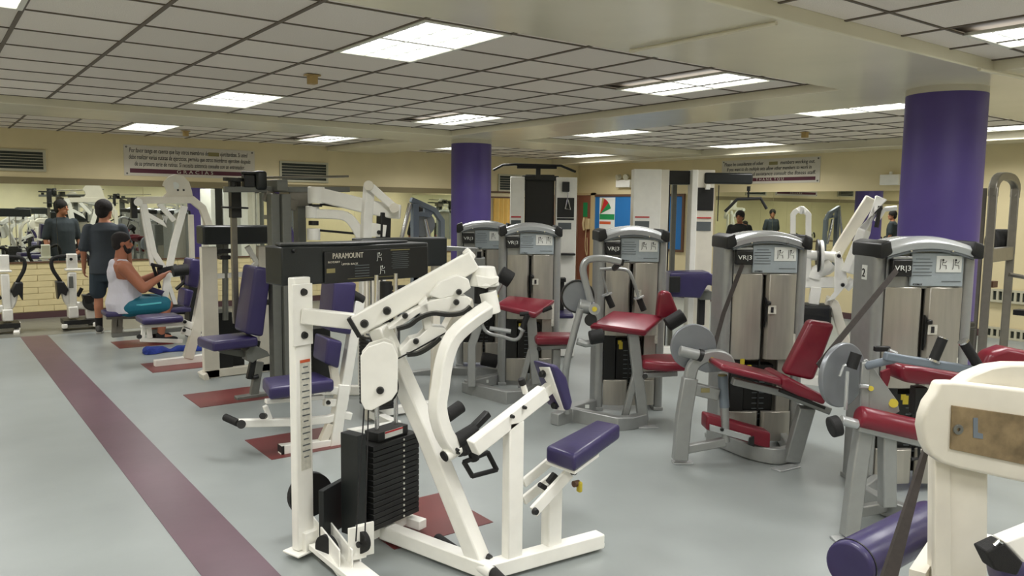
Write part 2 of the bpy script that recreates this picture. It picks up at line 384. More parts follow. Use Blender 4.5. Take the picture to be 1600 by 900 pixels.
banner((2.64, YB, 2.17), (1, 0, 0), 2.06, .48, [('Por favor tenga en cuenta que hay otros miembros de', .04, .585), ('debe realizar varias rutinas de ejercicios, permita que otros miembros ejerciten después', .035, .93), ('de su primera serie de rutinas. Si necesita asistencia consulte con un entrenador.', .075, .84)], 'G R A C I A S', 'white spanish notice banner with plum stripe reading gracias on the back wall', .668)
sb = bpy.data.objects['banner']; text('lettering', 'ejercitandose. Si usted', 'ink', sb, V((2.64, YB - .011, 2.17)) + V((1, 0, 0)) * 2.06 * .72 + V((0, 0, 1)) * .48 * .76, (1, 0, 0), (0, 0, 1), 2.06 * .22, .48 * .215, shear=.15)
banner((XR, 9.72, 2.22), (0, -1, 0), 2.03, .43, [('Please be considerate of other', .03, .42), ('If you want to do multiple sets allow other members to work in', .06, .86), ('and if you need assistance consult the fitness staff.', .1, .86)], 'T H A N K  Y O U', 'white english notice banner with plum stripe reading thank you on the right wall', .55)
sb = [o for o in bpy.data.objects if o.name.startswith('banner')][-1]; text('lettering', 'members working out.', 'ink', sb, V((XR - .011, 9.72, 2.22)) + V((0, -1, 0)) * 2.03 * .62 + V((0, 0, 1)) * .43 * .76, (0, -1, 0), (0, 0, 1), 2.03 * .33, .43 * .215, shear=.15)
# doors, board, phone, emergency light
d1 = B().span((11.3, YB - .03, 0), (XR - .03, YB, 2.03)).build('door_1', 'door', kind='structure')
B().span((XR - .03, 13.28, 0), (XR, 13.72, 2.03)).build('door_2', 'door', kind='structure')
B().span((XR - .05, 13.16, 0), (XR, 13.28, 2.08)).span((XR - .05, 13.16, 2.03), (XR, 13.74, 2.08)).build('door_frame', 'doorf', kind='structure')
p = xp(916, 337, XR); o = B().span((XR - .036, p.y - .07, 1.55), (XR - .03, p.y + .07, 1.87)).build('door_notice', 'green'); tag(o, 'green paper notice taped to the brown door', 'notice')
o = B().span((XR - .036, p.y - .07, 1.25), (XR - .03, p.y + .07, 1.54)).build('door_notice', 'beige'); tag(o, 'tan paper notice taped under the green one on the door', 'notice')
t = thing('bulletin_board', 'large blue bulletin board with brown frame on the right wall', 'board', (XR, 12, 1.1))
a, b_ = xp(931, 312, XR), xp(1068, 312, XR); y1, y0 = a.y, b_.y
B().span((XR - .02, y0, .95), (XR, y1, 2.0)).build('cork_panel', 'blue', t)
fb = B().span((XR - .04, y0 - .05, .9), (XR, y0, 2.05)).span((XR - .04, y1, .9), (XR, y1 + .05, 2.05)).span((XR - .04, y0, 2.0), (XR, y1, 2.05)).span((XR - .04, y0, .9), (XR, y1, .95)).build('frame', 'woodtrim', t)
t = thing('poster', 'poster of a red and green balloon over a landscape on the blue board', 'poster', (XR - .03, y1 - .3, 1.4))
pa, pb = xp(937, 312, XR - .03), xp(961, 312, XR - .03); ya, yb_ = pb.y, pa.y; XX = XR - .028
B().span((XX, ya, 1.25), (XR - .021, yb_, 1.98)).build('sheet', 'paper', t)
def fan(a0, a1, m, r=.36):
    c = V((XX - .002, yb_ - .02, 1.62)); pts = [c] + [c + V((0, -math.cos(q) * r, math.sin(q) * r)) for q in [a0 + (a1 - a0) * i / 6 for i in range(7)]]
    pts = [V((p.x, max(ya + .01, p.y), min(1.97, p.z))) for p in pts]; B().prism(pts, (.0015, 0, 0)).build('print_patch', m, t)
fan(.35, .75, 'green'); fan(.75, 1.2, 'red'); fan(1.2, 1.4, 'beige')
B().span((XX - .002, ya + .01, 1.5), (XX, yb_ - .01, 1.62)).build('print_patch', 'green', t); B().span((XX - .002, ya + .12, 1.4), (XX, yb_ - .01, 1.46)).build('print_patch', 'orange', t)
p = xp(921, 350, XR); t = thing('wall_telephone', 'beige wall telephone hanging beside the brown door', 'telephone', (XR, p.y, 1.3))
B().box((XR - .06, p.y, p.z), (.06, .13, .24)).build('body', 'doorf', t, bev=.01); B().rt(sm([(XR - .12, p.y + .05, p.z + .14), (XR - .15, p.y + .05, p.z), (XR - .12, p.y + .05, p.z - .14)]), .022).build('handset', 'doorf', t)
B().rt(sm([(XR - .1, p.y, p.z - .12), (XR - .1, p.y + .02, p.z - .5), (XR - .1, p.y - .05, p.z - .7), (XR - .1, p.y - .04, p.z - .3)]), .008, 6).build('cord', 'doorf', t)
p = xp(978, 287, XR); t = thing('emergency_light', 'white emergency light box with two lamp heads on the right wall', 'light', (XR, p.y, p.z))
B().box((XR - .05, p.y, p.z), (.1, .42, .16)).build('housing', 'white', t, bev=.01)
for s in (-1, 1): B().cyl((XR - .06, p.y + s * .1, p.z + .15), (XR - .15, p.y + s * .13, p.z + .13), .05, 16, .06).build('lamp_head', 'ventf', t)
p = xp(1394, 281, XR); o = B().box((XR - .05, p.y, p.z), (.1, .3, .16)).box((XR - .05, p.y, p.z + .1), (.04, .04, .05)).build('emergency_box', 'white', bev=.01); tag(o, 'small white emergency box on the wall left of the thick purple column', 'light')
# radiator grilles behind the rack
for (a, b__, lb) in ((453, 472, 'upper'), (512, 530, 'lower')):
    q0, q1 = xp(1542, a, XR), xp(1600, b__, XR); t = thing('wall_grille', '%s cream louvred heater grille on the right wall behind the steel rack' % lb, 'grille', (XR, q0.y, q1.z))
    z0 = min(q0.z, q1.z); z1 = max(q0.z, q1.z)
    B().span((XR - .03, q1.y - 1.2, z0), (XR - .02, q0.y, z1)).build('backing', 'vent', t)
    y = q0.y
    while y > q1.y - 1.2: B().span((XR - .06, y - .03, z0), (XR - .03, y, z1)).build('fin', 'ventf', t); y -= .075
    B().span((XR - .06, q1.y - 1.2, z0 - .03), (XR - .02, q0.y, z0)).span((XR - .06, q1.y - 1.2, z1), (XR - .02, q0.y, z1 + .03)).build('frame', 'ventf', t)

# folded yellow cloth added in place of the lit alcove beside the far column
q0, q1 = yp(770, 310, YB), yp(812, 310, YB); t = thing('lit_alcove_cloth', 'warm yellow folded cloth standing in for the lit alcove, under a dark rod on the back wall', 'lit_alcove_cloth', (q0.x, YB, .2))
n = 24; B().prism([V((q0.x + (q1.x - q0.x) * i / n, YB - .07 + .025 * math.sin(i * 1.6), .15)) for i in range(n + 1)] + [V((q1.x, YB - .02, .15)), V((q0.x, YB - .02, .15))], (0, 0, 1.78)).build('cloth', 'lit_alcove_cloth', t)
B().cyl((q0.x - .1, YB - .06, 1.95), (q1.x + .1, YB - .06, 1.95), .015, 10).build('rod', 'woodtrim', t); B().cyl((q0.x - .1, YB - .03, 2.06), (q1.x + .1, YB - .03, 2.06), .015, 10).build('rail', 'woodtrim', t)

# ================================================================ MACHINES
def bolts(t, pts, n, r=.016, m='black'):
    n = V(n).normalized()
    for p in pts: B().cyl(V(p) - n * .004, V(p) + n * .014, r, 14, r * .75).build('bolt', m, t)
def near(p, k=.03): return V(p) + (CAM - V(p)).normalized() * k
def quadpad(name, m, t, px, pl, th, bev=.02, **k): return pad(name, m, t, [pl(*p) for p in px], th, bev, **k)
UP = V((0, 0, 1))
# ---------------- weight machine with black shroud, nearest (upper back machine)
h = math.radians(18); AX = V((math.cos(h), math.sin(h), 0)); AY = V((-math.sin(h), math.cos(h), 0))
t = thing('rotary_row_machine', 'nearest white weight machine with black lettered top shroud and purple seat', 'exercise machine', (1.9, 3.3, 0))
D1 = lambda x, y: vp(x, y, (2.07, 3.0), (-.24, .74)); PB = lambda x, y: vp(x, y, (1.66, 3.5), (.87, -.49)); PC = lambda x, y: yp(x, y, 2.93)
B().box((1.47, 3.70, .72), (.10, .05, 1.36), rz=h).build('post', 'white', t, bev=.006)
B().box((1.47, 3.70, .03), (.16, .12, .012), rz=h).box((1.5, 3.69, .08), (.1, .07, .1), rz=h).build('post_foot', 'white', t, bev=.004)
B().box(V((1.47, 3.70, .72)) - AY * .026 + AX * .005, (.06, .003, .55), rz=h).build('instruction_label', 'label', t)
o = V((1.47, 3.70, .99)) - AY * .0285 + AX * .005; B().box(o, (.06, .003, .014), rz=h).build('warning_strip', 'orange', t)
for i in range(16): B().box(o - UP * (.03 + i * .03) + AX * .002, (.045 if i % 3 else .03, .0015, .006), rz=h).build('label_line', 'inkg', t)
# shroud
S0 = V((1.40, 3.74, 1.355)); SX = V((.986, .168, 0)); SY = V((-.168, .986, 0)); SL = .92; SH = .19
prof = [(0, 0), (.25, -.03), (SL - .03, -.03), (SL, 0), (SL, .16), (0, .16)]
B().prism([S0 + SX * a + SY * b for a, b in prof], (0, 0, SH)).build('shroud', 'shroud', t, bev=.008)
top = [(.0, .01)] + [(SL * .0 + i * .075, .02 - .055 * math.sin(math.pi * i / 10)) for i in range(1, 10)] + [(.82, .05), (.6, .15), (.05, .15)]
B().prism([S0 + UP * SH + SX * a + SY * b for a, b in top], (0, 0, .014)).build('shroud_lid', 'shroud', t, bev=.006)
F0 = S0 - SY * .0325
B().prism([F0 + SX * .215 + UP * .0, F0 + SX * .885 + UP * .0, F0 + SX * .885 + UP * (SH - .02), F0 + SX * .215 + UP * (SH - .03)], -SY * .006).build('name_plate', 'black', t, bev=.002)
F1 = F0 - SY * .008
text('lettering', 'PARAMOUNT', 'banner', t, F1 + SX * .262 + UP * .125, SX, UP, .185, .040)
text('lettering', 'ROTARY -', 'banner', t, F1 + SX * .235 + UP * .103, SX, UP, .08, .014)
text('lettering', 'UPPER BACK', 'banner', t, F1 + SX * .315 + UP * .090, SX, UP, .1, .014)
for i in range(5): B().box(F1 + SX * (.44) + UP * (.085 - i * .014), (.09, .001, .004), rz=math.atan2(SX.y, SX.x)).build('print_line', 'inkg', t)
for i in range(9): B().box(F1 + SX * .69 + UP * (.145 - i * .0105), (.12 if i % 2 else .105, .001, .003), rz=math.atan2(SX.y, SX.x)).build('print_line', 'inkg', t)
B().box(F1 + SX * .69 + UP * .158, (.13, .001, .005), rz=math.atan2(SX.y, SX.x)).build('print_heading', 'smudge', t)
B().box(F1 + SX * .25 + UP * .065, (.05, .001, .022), rz=math.atan2(SX.y, SX.x)).build('print_block', 'smudge', t)
B().box(F1 + SX * .5 + UP * .018, (.3, .001, .002), rz=math.atan2(SX.y, SX.x)).build('print_rule', 'smudge', t)
def figure(c, X, Z, s, m='paper', t=t):     # little line drawing of an exerciser
    b = B(); N = X.cross(Z)
    P = lambda u, v: c + X * u * s + Z * v * s
    b.cyl(P(.1, .8), P(.1, .8) + N * .001, .13 * s, 10)
    for a in ([P(.1, .65), P(0, .2), P(.5, .15), P(.55, -.3)], [P(.08, .55), P(.4, .45), P(.55, .7)], [P(-.2, .9), P(-.2, -.2), P(-.3, -.35)]): b.rt(a, .035 * s, 5)
    return b.build('pictogram', m, t)
figure(F1 + SX * .545 + UP * .115, SX, UP, .036); figure(F1 + SX * .565 + UP * .045, SX, UP, .036)
bolts(t, [S0 + SX * .06 - SY * .012 + UP * .17, S0 + SX * .06 - SY * .012 + UP * .015], -SY, .010)
# link bar, boom, diagonal leg
B().tube([V((1.47, 3.67, 1.215)), V((1.70, 3.52, 1.185))], .06, .075).build('link_bar', 'white', t, bev=.006)
B().box((1.47, 3.665, 1.22), (.12, .012, .3), rz=h).build('link_plate', 'white', t, bev=.003)
bolts(t, [V((1.475, 3.66, 1.33)), V((1.475, 3.66, 1.12))], -AY, .02)
b0, b1 = PB(556, 509), PB(741, 406); bd = (b1 - b0).normalized()
BN = bd.cross(UP).normalized(); BU = BN.cross(bd).normalized()
B().tube([b0, b1], .075, .1).build('boom', 'white', t, bev=.008); B().tube([b0 - bd * .018, b0 + bd * .004], .08, .105).build('boom_end_cap', 'black', t, bev=.004)
bolts(t, [PB(570, 504) + BN * .042, PB(605, 484) + BN * .042, PB(739, 407) + BN * .042][:2], BN, .021)
B().tube([b1 - bd * .03 + BU * .03, b1 + bd * .01 + BU * .04], .06, .06).build('boom_tip', 'white', t, bev=.01)
B().tube([PB(592, 510) - BN * -.0, D1(667, 675) + V((.0, 0, 0)), D1(752, 884)], .085, .085, up=AX).build('diagonal_leg', 'white', t, bev=.008)
bolts(t, [D1(746, 868) + V((.03, -.05, 0))], V((.3, -.9, 0)), .02)
# pulley housing plates
hp = [(563, 556), (575, 542), (600, 534), (613, 538), (622, 556), (621, 612), (612, 625), (580, 642), (570, 640), (564, 628)]
PH = lambda x, y: vp(x, y, (1.60, 3.34), (.87, -.49))
for off in (0, .11): B().prism([PH(*q) + V((-.49, -.87, 0)) * -off for q in hp], V((.49, .87, 0)) * .012).build('pulley_plate', 'white', t, bev=.004)
bolts(t, [PH(594, 610)], V((-.49, -.87, 0)), .02); q = PH(592, 610); B().cyl(q + V((.03, .05, 0)), q + V((.05, .085, 0)), .09, 24).build('pulley', 'black', t)
# cams: wavy white plates with belts on a horizontal-ish plane
def cam_plate(name, px, z, th=.014, belt=None):
    a = B().prism([hz(x, y, z) for x, y in px], (0, 0, th)).build(name, 'white', t, bev=.004)
    if belt: B().tube(sm([hz(x, y, z + .004) for x, y in belt], 4), .012, .024).build('belt', 'black', t)
PBo = lambda x, y: vp(x, y, (1.78, 3.3), (.87, -.40))
def slab(name, px, m='white', dep=.11, fn=PBo, bev=.004): return B().prism([fn(*q) for q in px], V((.42, .9, 0)) * dep).build(name, m, t, bev=bev)
slab('upper_cam', [(607, 512), (640, 488), (672, 470), (690, 466), (712, 462), (730, 463), (737, 470), (733, 480), (720, 486), (700, 488), (680, 486), (655, 490), (637, 503), (622, 512), (607, 516)])
B().tube(sm([PBo(620, 513) + BN * .02, PBo(640, 507) + BN * .02, PBo(655, 496) + BN * .02, PBo(675, 489) + BN * .02, PBo(700, 491) + BN * .02, PBo(722, 488) + BN * .02, PBo(735, 478) + BN * .02], 4), .04, .017).build('cam_belt', 'black', t)
slab('lower_cam', [(625, 548), (640, 530), (655, 526), (672, 510), (695, 512), (700, 520), (690, 532), (675, 540), (655, 550), (640, 556), (627, 556)])
B().tube(sm([PBo(636, 553) + BN * .02, PBo(655, 550) + BN * .02, PBo(675, 538) + BN * .02, PBo(688, 526) + BN * .02], 4), .04, .017).build('cam_belt', 'black', t)
slab('cam_arm', [(672, 462), (688, 440), (715, 430), (732, 436), (736, 450), (720, 462), (700, 464), (690, 468)])
slab('cam_strut', [(655, 476), (667, 464), (676, 512), (664, 516)])
bolts(t, [PBo(633, 493) + BN * .01, PBo(713, 472) + BN * .01, PBo(650, 533) + BN * .01, PBo(717, 456) + BN * .01], BN, .015)
B().rt([PBo(600, 570) + BN * .02, PBo(650, 545) + BN * .02, PBo(700, 518)], .004, 6).build('cable', 'rubber', t)
# near pivot and swinging arm
pv = PB(757, 432); B().cyl(pv + V((0, 0, -.045)), pv + V((0, 0, .05)), .075, 28, .05).build('pivot_cup', 'white', t, bev=.006)
B().prism([PB(742, 428), PB(765, 432), PB(778, 430), PB(777, 440), PB(758, 449), PB(744, 446)], V((-.3, -.5, 0)) * .12).build('pivot_lug', 'white', t, bev=.006)
q = PB(752, 458); B().cyl(q - UP * .05, q + UP * .05, .034, 24).build('pivot_sleeve', 'rubber', t)
q1, q2 = PB(760, 456), PB(767, 490); B().cyl(q1, q2, .05, 28).build('pivot_socket', 'white', t, bev=.004)
AR = lambda x, y: vp(x, y, (2.14, 3.12), (.951, .1))
B().tube(sm([AR(764, 482), AR(738, 500), AR(708, 528), AR(694, 565), AR(688, 605), AR(684, 640), AR(694, 678), AR(712, 704)], 3), .06, .075, up=AX).build('swing_arm', 'white', t, bev=.008)
AR2 = lambda x, y: vp(x, y, (2.3, 3.45), (.951, .1))
B().tube(sm([AR2(735, 470), AR2(705, 500), AR2(690, 540), AR2(684, 580), AR2(680, 640), AR2(688, 672)], 3), .05, .06, up=AX).build('swing_arm', 'cream', t, bev=.008)
B().cyl(AR(695, 713) , AR(716, 700), .032, 20).build('arm_end_tube', 'white', t); B().cyl(AR(693, 714), AR(697, 711), .026, 20).build('arm_end_cap', 'rubber', t)
bolts(t, [AR(707, 699) + V((0, -.04, 0)), AR(708, 704) + V((0, -.04, 0))], (0, -1, 0), .008)
# handles
q = AR(727, 682); B().cyl(AR(712, 690), AR(742, 672), .036, 20).build('handle_hub', 'rubber', t)
B().cyl(AR(713, 696), AR(722, 706), .03, 16).cyl(AR(722, 690), AR(728, 708), .025, 16).build('handle_collar', 'black', t)
B().box(AR(748, 660), (.035, .04, .14), ax=((AR(760, 647) - AR(735, 672)).normalized().cross(V((0, -1, 0))), V((0, 1, 0)), (AR(760, 647) - AR(735, 672)).normalized())).build('grip_block', 'black', t, bev=.006)
B().rt([AR(736, 700), AR(742, 718)], .024, 14).build('handle_neck', 'rubber', t)
loop = [AR(725, 722), AR(762, 707), AR(776, 734), AR(738, 744)]
for i in range(4): B().rt([loop[i], loop[(i + 1) % 4]], .0125, 10).build('handle_bar', 'rubber', t)
q = AR2(699, 650); B().cyl(q, AR2(720, 635), .035, 20).build('foam_roller', 'rubber', t)
# base and seat side
zb = .06
B().tube([hz(762, 890, .055), hz(938, 842, .055)], .075, .075).build('base_bar', 'white', t, bev=.006)
B().box(hz(928, 852, .01), (.1, .06, .02)).build('base_foot', 'white', t, bev=.003)
B().tube([hz(600, 828, .06), hz(765, 890, .055)], .075, .075).build('base_rail', 'white', t, bev=.006)
B().tube([hz(500, 850, .06), hz(600, 930, .06)], .12, .03).build('base_plate', 'white', t, bev=.004)
for a, b in (((487, 846), (530, 905)), ((505, 842), (550, 905))): B().prism([hz(*a, .02), hz(*b, .02), hz(*b, .02) + UP * .14, hz(*a, .02) + UP * .14], AX * .01).build('pulley_bracket', 'white', t, bev=.003)
c = hz(510, 858, .09); B().cyl(c - AX * .01, c + AX * .02, .07, 24).build('floor_pulley', 'rubber', t)
c = hz(563, 846, .17); B().box(c - AX * .02, (.012, .09, .16), rz=h + 1.2).box(c + AX * .03, (.012, .09, .16), rz=h + 1.2).build('pulley_bracket', 'white', t, bev=.003)
B().cyl(c - AX * .012, c + AX * .015, .055, 24).build('floor_pulley', 'rubber', t); bolts(t, [c - AX * .03 - AY * .02], -AX - AY, .014)
B().rt([c - UP * .06, c - UP * .2], .008, 8).build('cable_end', 'chrome', t); B().rt([PH(575, 640) + V((.025, .045, 0)), hz(570, 846, .2)], .0035, 6).build('cable', 'rubber', t); B().rt([PH(566, 640) + V((.05, .08, 0)), hz(556, 846, .2)], .0035, 6).build('cable', 'rubber', t)
B().box(PC(801, 773) , (.085, .06, .72)).build('seat_post', 'white', t, bev=.006)
ch = [PC(738, 700), PC(850, 613)]; B().tube(ch, .06, .075).build('chest_arm', 'white', t, bev=.006)
B().tube([PC(838, 622), PC(866, 600)], .045, .05).build('inner_arm', 'white', t, bev=.004)
bolts(t, [PC(793, 648) + V((0, -.035, 0)), PC(812, 634) + V((0, -.035, 0))], (0, -1, 0), .010)
PN = lambda x, y, k=0: yp(x, y, 2.93 + k)
B().prism([PN(857, 574, -.06), PN(881, 642, -.06), PN(864, 640, .05), PN(839, 573, .05)], (.012, 0, 0)).build('pad_bracket', 'white', t, bev=.003)
B().prism([PN(861, 570, -.075), PN(872, 571, -.075), PN(887, 590, -.075), PN(896, 628, -.075), PN(893, 641, -.075), PN(885, 643, -.075)], (0, .15, 0)).build('chest_pad', 'vinyl', t, bev=.018, seg=4)
bolts(t, [PN(851, 584, 0) - V((.012, 0, 0)), PN(870, 633, 0) - V((.012, 0, 0))], (-1, 0, 0), .02)
B().rt([PC(821, 614), PC(817, 600)], .014, 10).build('pin_tube', 'white', t); B().rt([PC(817, 601), PC(814, 592)], .016, 10).build('pin_knob', 'rubber', t)
B().box((PC(862, 797).x, 2.93, .22), (.085, .065, .34)).build('seat_support', 'white', t, bev=.006)
B().tube([PN(833, 800, -.07), PN(890, 738, -.07)], .02, .06).build('seat_lever', 'white', t, bev=.004)
B().tube([PN(818, 755, .1), PN(858, 722, .1)], .02, .05).tube([PN(818, 782, .1), PN(864, 745, .1)], .02, .05).build('seat_link', 'white', t, bev=.004)
B().rt([PC(858, 755) , PC(868, 742)], .022, 10).build('adjuster_spring', 'rubber', t); B().cyl(PC(843, 757), PC(853, 763), .013, 12).build('adjuster_handle', 'rubber', t)
B().cyl(PC(888, 753) + V((0, -.04, 0)), PC(896, 751) + V((0, -.04, 0)), .016).build('knob_stem', 'woodtrim', t); B().box(PC(895, 756) + V((0, -.05, 0)), (.022, .03, .055)).build('knob', 'yellow', t, bev=.008)
bolts(t, [PN(836, 799, -.085), PN(896, 737, -.085)], (0, -1, 0), .018)
sq = [hz(852, 696, .6), hz(932, 655, .6), hz(970, 662, .62), hz(898, 712, .6)]
B().prism([q - UP * .085 for q in sq], (0, 0, .085)).build('seat', 'vinyl', t, bev=.022, seg=4)
B().prism([q - UP * .10 + V((.02, .02, 0)) for q in [sq[0], sq[0].lerp(sq[1], .5), sq[3].lerp(sq[2], .5), sq[3]]], (0, 0, .015)).build('seat_pan', 'white', t)
B().cyl(hz(684, 842, .06), hz(712, 862, .06), .028, 18).build('foot_grip', 'rubber', t); B().cyl(hz(712, 862, .06), hz(770, 896, .06), .03, 18).build('foot_bar', 'white', t)
B().cyl(hz(768, 892, .06), hz(800, 925, .06), .028, 18).build('foot_grip', 'rubber', t)
# weight stack
W0 = hz(610, 815, .09); c = V((W0.x - .01, W0.y + .02, 0))
NPL = 15
for i in range(NPL): B().box((c.x, c.y, .12 + i * .0295), (.34, .15, .0265), rz=h).build('weight_plate', 'iron', t, bev=.002, seg=1)
for i in range(NPL): B().cyl(V((c.x, c.y, .12 + i * .0295)) - AY * .075 + AX * .05, V((c.x, c.y, .12 + i * .0295)) - AY * .079 + AX * .05, .006, 8).build('pin_hole', 'label', t)
B().box((c.x, c.y, .572), (.22, .1, .05), rz=h).build('top_plate', 'black', t, bev=.003); B().box(V((c.x, c.y, .577)) - AY * .052, (.13, .003, .035), rz=h).build('stack_label', 'paper', t); B().box(V((c.x, c.y, .59)) - AY * .054, (.13, .002, .009), rz=h).build('stack_label_band', 'red', t)
for s in (-1, 1): B().cyl(V((c.x, c.y, .08)) + AX * s * .07, V((c.x, c.y, 1.4)) + AX * s * .07, .012, 12).build('guide_rod', 'chrome', t)
B().box((c.x - .02, c.y, .06), (.34, .07, .05), rz=h).box(V((c.x, c.y, .05)) + AX * .15 - AY * .03, (.06, .18, .05), rz=h).build('stack_base', 'white', t, bev=.004)
c2 = V((c.x, c.y, 0)) - AX * .235; B().box(c2 + UP * .36, (.06, .12, .52), rz=h).build('stack_guard', 'shroud', t, bev=.003)
c3 = hz(522, 852, .02); B().box(c3 + UP * .2, (.22, .03, .25), rz=h + .25).build('belt_guard', 'shroud', t, bev=.004)
q = hz(512, 836, .27) ; B().cyl(V((1.62, 3.95, .2)) , V((1.62, 3.99, .2)), .12, 32).build('cam_wheel', 'rubber', t)

# ---------------- white leg curl machine with purple seat (second in the row) : profile plane y=5.35
Y2 = 5.35; P = lambda x, y, k=0: yp(x, y, Y2 + k)
t = thing('leg_machine', 'white machine with purple seat and long black tipped lever behind the nearest machine', 'exercise machine', (2.2, Y2, 0))
B().tube([P(437, 703), P(545, 690)], .07, .075).build('base_rail', 'white', t, bev=.005); B().box(P(439, 704), (.02, .08, .08)).build('rail_end_cap', 'black', t)
B().tube([P(500, 698), P(516, 662)], .05, .06).build('lever_stop', 'cream', t, bev=.004); B().box(P(498, 697), (.07, .06, .015)).build('stop_pad', 'rubber', t)
B().tube([P(372, 661), P(470, 659), P(512, 655), P(530, 648), P(548, 650)], .05, .055).build('lever', 'white', t, bev=.006)
for k in (-.16,): B().cyl(P(372, 661), P(352, 652, .12), .026, 16).build('lever_grip', 'rubber', t)
B().cyl(P(377, 663, -.04), P(377, 663, -.03), .03, 18).build('lever_cap', 'black', t)
sq = [P(408, 618, -.02), P(502, 612, -.02), P(505, 598, .2), P(412, 606, .2)]
B().prism([V((a, b, .44)) for a, b in ((1.83, 5.16), (2.30, 5.16), (2.30, 5.5), (1.9, 5.5))], (0, 0, .09)).build('seat', 'vinyl', t, bev=.025, seg=4)
B().tube([P(414, 634), P(422, 655)], .04, .03).tube([P(415, 627), P(505, 620)], .05, .03).build('seat_frame', 'white', t, bev=.004); B().cyl(P(413, 650, -.05), P(410, 650, -.12), .022, 14).build('seat_knob', 'black', t)
for (a, b) in (((508, 608), (545, 612)), ((506, 628), (540, 630))):
    B().tube([P(*a), P(*b)], .05, .055).build('seat_link', 'white', t, bev=.004); bolts(t, [P(a[0] + 7, a[1] + 1, -.03)], (0, -1, 0), .017)
B().tube([P(532, 640), P(545, 560), P(560, 470)], .07, .075, up=(1, 0, 0)).build('upright', 'white', t, bev=.006); B().tube([P(520, 700), P(535, 600)], .09, .08, up=(1, 0, 0)).build('upright_foot', 'white', t, bev=.006)
for qd in ([(510, 570), (532, 535), (545, 540), (530, 578)], [(518, 500), (545, 500), (548, 540), (520, 520)]): pass
B().prism([P(512, 528, -.14), P(536, 534, -.14), P(530, 577, -.14), P(508, 568, -.14)], (.02, .28, 0)).build('lower_back_pad', 'vinyl', t, bev=.02, seg=4)
B().prism([P(523, 440, -.14), P(558, 442, -.14), P(549, 524, -.14), P(516, 518, -.14)], (.02, .28, 0)).build('upper_back_pad', 'vinyl', t, bev=.02, seg=4)
B().tube([P(520, 570), P(528, 618)], .03, .06, up=(1, 0, 0)).build('pad_bracket', 'cream', t, bev=.003)
B().cyl(P(549, 460), P(566, 470), .04, 18).build('hub', 'rubber', t, bev=.005)
a, b = yp(488, 600, 5.62), yp(516, 512, 5.62); B().span((a.x, 5.62, a.z), (b.x, 5.80, b.z)).build('stack_guard', 'iron', t)
for i in range(13): B().box((a.x - .012, 5.63, a.z + .03 + i * .03), (.03, .03, .014)).build('rack_tooth', 'iron', t)
# its tower with second black shroud
TY = 5.75; Q = lambda x, y, k=0: yp(x, y, TY + k)
q0, q1 = Q(563, 420), Q(697, 371); B().span((q0.x, TY - .02, q0.z), (q1.x, TY + .16, q1.z)).build('shroud', 'shroud', t, bev=.01)
for px in (582, 686): a = Q(px, 500); B().box((a.x, TY + .06, .68), (.07, .05, 1.36)).build('post', 'cream', t, bev=.005)
a = Q(582, 500); b = Q(686, 500); B().span((a.x, TY + .02, .02), (b.x, TY + .1, .08)).span((a.x - .4, Y2 - .03, .03), (a.x, Y2 + .04, .09)).span((a.x - .03, Y2, .03), (a.x + .04, TY + .05, .09)).build('tower_base', 'white', t, bev=.004)
for i in range(20): B().box(((a.x + b.x) / 2 - .28, TY, .14 + i * .0285), (.16, .3, .0255)).build('weight_plate', 'iron', t, bev=.002, seg=1)
for i in range(14): B().box((a.x - .1, TY - .12, .2 + i * .045), (.012, .05, .012)).build('rack_tooth', 'inkg', t)
for k_ in (-.33, -.23): B().cyl(((a.x + b.x) / 2 + k_, TY, .1), ((a.x + b.x) / 2 + k_, TY, 1.38), .011, 10).build('guide_rod', 'chrome', t)
for k_ in range(2):
    q = Q(600, 448 + k_ * 17); B().box(q + V((.05, -.1, 0)), (.2, .06, .03)).build('cam_clamp', 'iron', t, bev=.004)
B().cyl(Q(603, 440, -.1), Q(603, 480, -.1), .05, 20).build('cam_hub', 'iron', t)

# ---------------- grey machine with tall posts (third)
Y3 = 7.1; P = lambda x, y, k=0: yp(x, y, Y3 + k)
t = thing('overhead_press_machine', 'grey framed tower machine with purple seat and tall backrest and overhead pulleys', 'exercise machine', (2.3, Y3, 0))
B().tube([P(368, 627), P(450, 615)], .08, .09).build('base_rail', 'grey', t, bev=.006)
B().tube([P(396, 620), P(405, 565)], .06, .07, up=(1, 0, 0)).build('seat_post', 'grey', t, bev=.005)
B().cyl(P(395, 590, -.05), P(404, 588, -.05), .02, 12).tube([P(389, 592), P(402, 532)], .05, .05, up=(1, 0, 0)).build('seat_slide', 'black', t, bev=.004)
c = P(398, 552, -.07); pts = [P(384, 548, -.07), P(392, 541, -.07), P(400, 540, -.07), P(418, 549, -.07), P(422, 556, -.07), P(402, 562, -.07), P(395, 567, -.07), P(386, 564, -.07)]
B().prism(pts, (0, .14, 0)).build('adjuster_plate', 'grey', t, bev=.005)
B().prism([P(341, 547), P(392, 548), P(390, 560), P(345, 552)], (0, .05, 0)).build('seat_bracket', 'grey', t)
B().prism([V((a, b, .485)) for a, b in ((1.97, Y3 - .2), (2.38, Y3 - .14), (2.38, Y3 + .2), (1.93, Y3 + .16))], (0, 0, .09)).build('seat', 'vinyl', t, bev=.025, seg=4)
B().prism([P(399, 416, -.16), P(425, 420, -.16), P(412, 527, -.16), P(384, 522, -.16)], (0, .34, 0)).build('backrest', 'vinyl', t, bev=.03, seg=4)
B().tube([P(417, 472), P(436, 472)], .05, .05).build('backrest_bracket', 'grey', t)
for px, k_ in ((432, -.1), (449, -.15), (472, .1)): a = P(px, 600, k_); B().box((a.x, Y3 + k_, .92), (.08, .12, 1.84)).build('tower_post', 'grey', t, bev=.006)
a = P(457, 600); b_ = P(500, 600); B().box((a.x + .05, Y3 + .1, .55), (.22, .2, .85)).build('weight_stack', 'iron', t, bev=.004, kind='stuff')
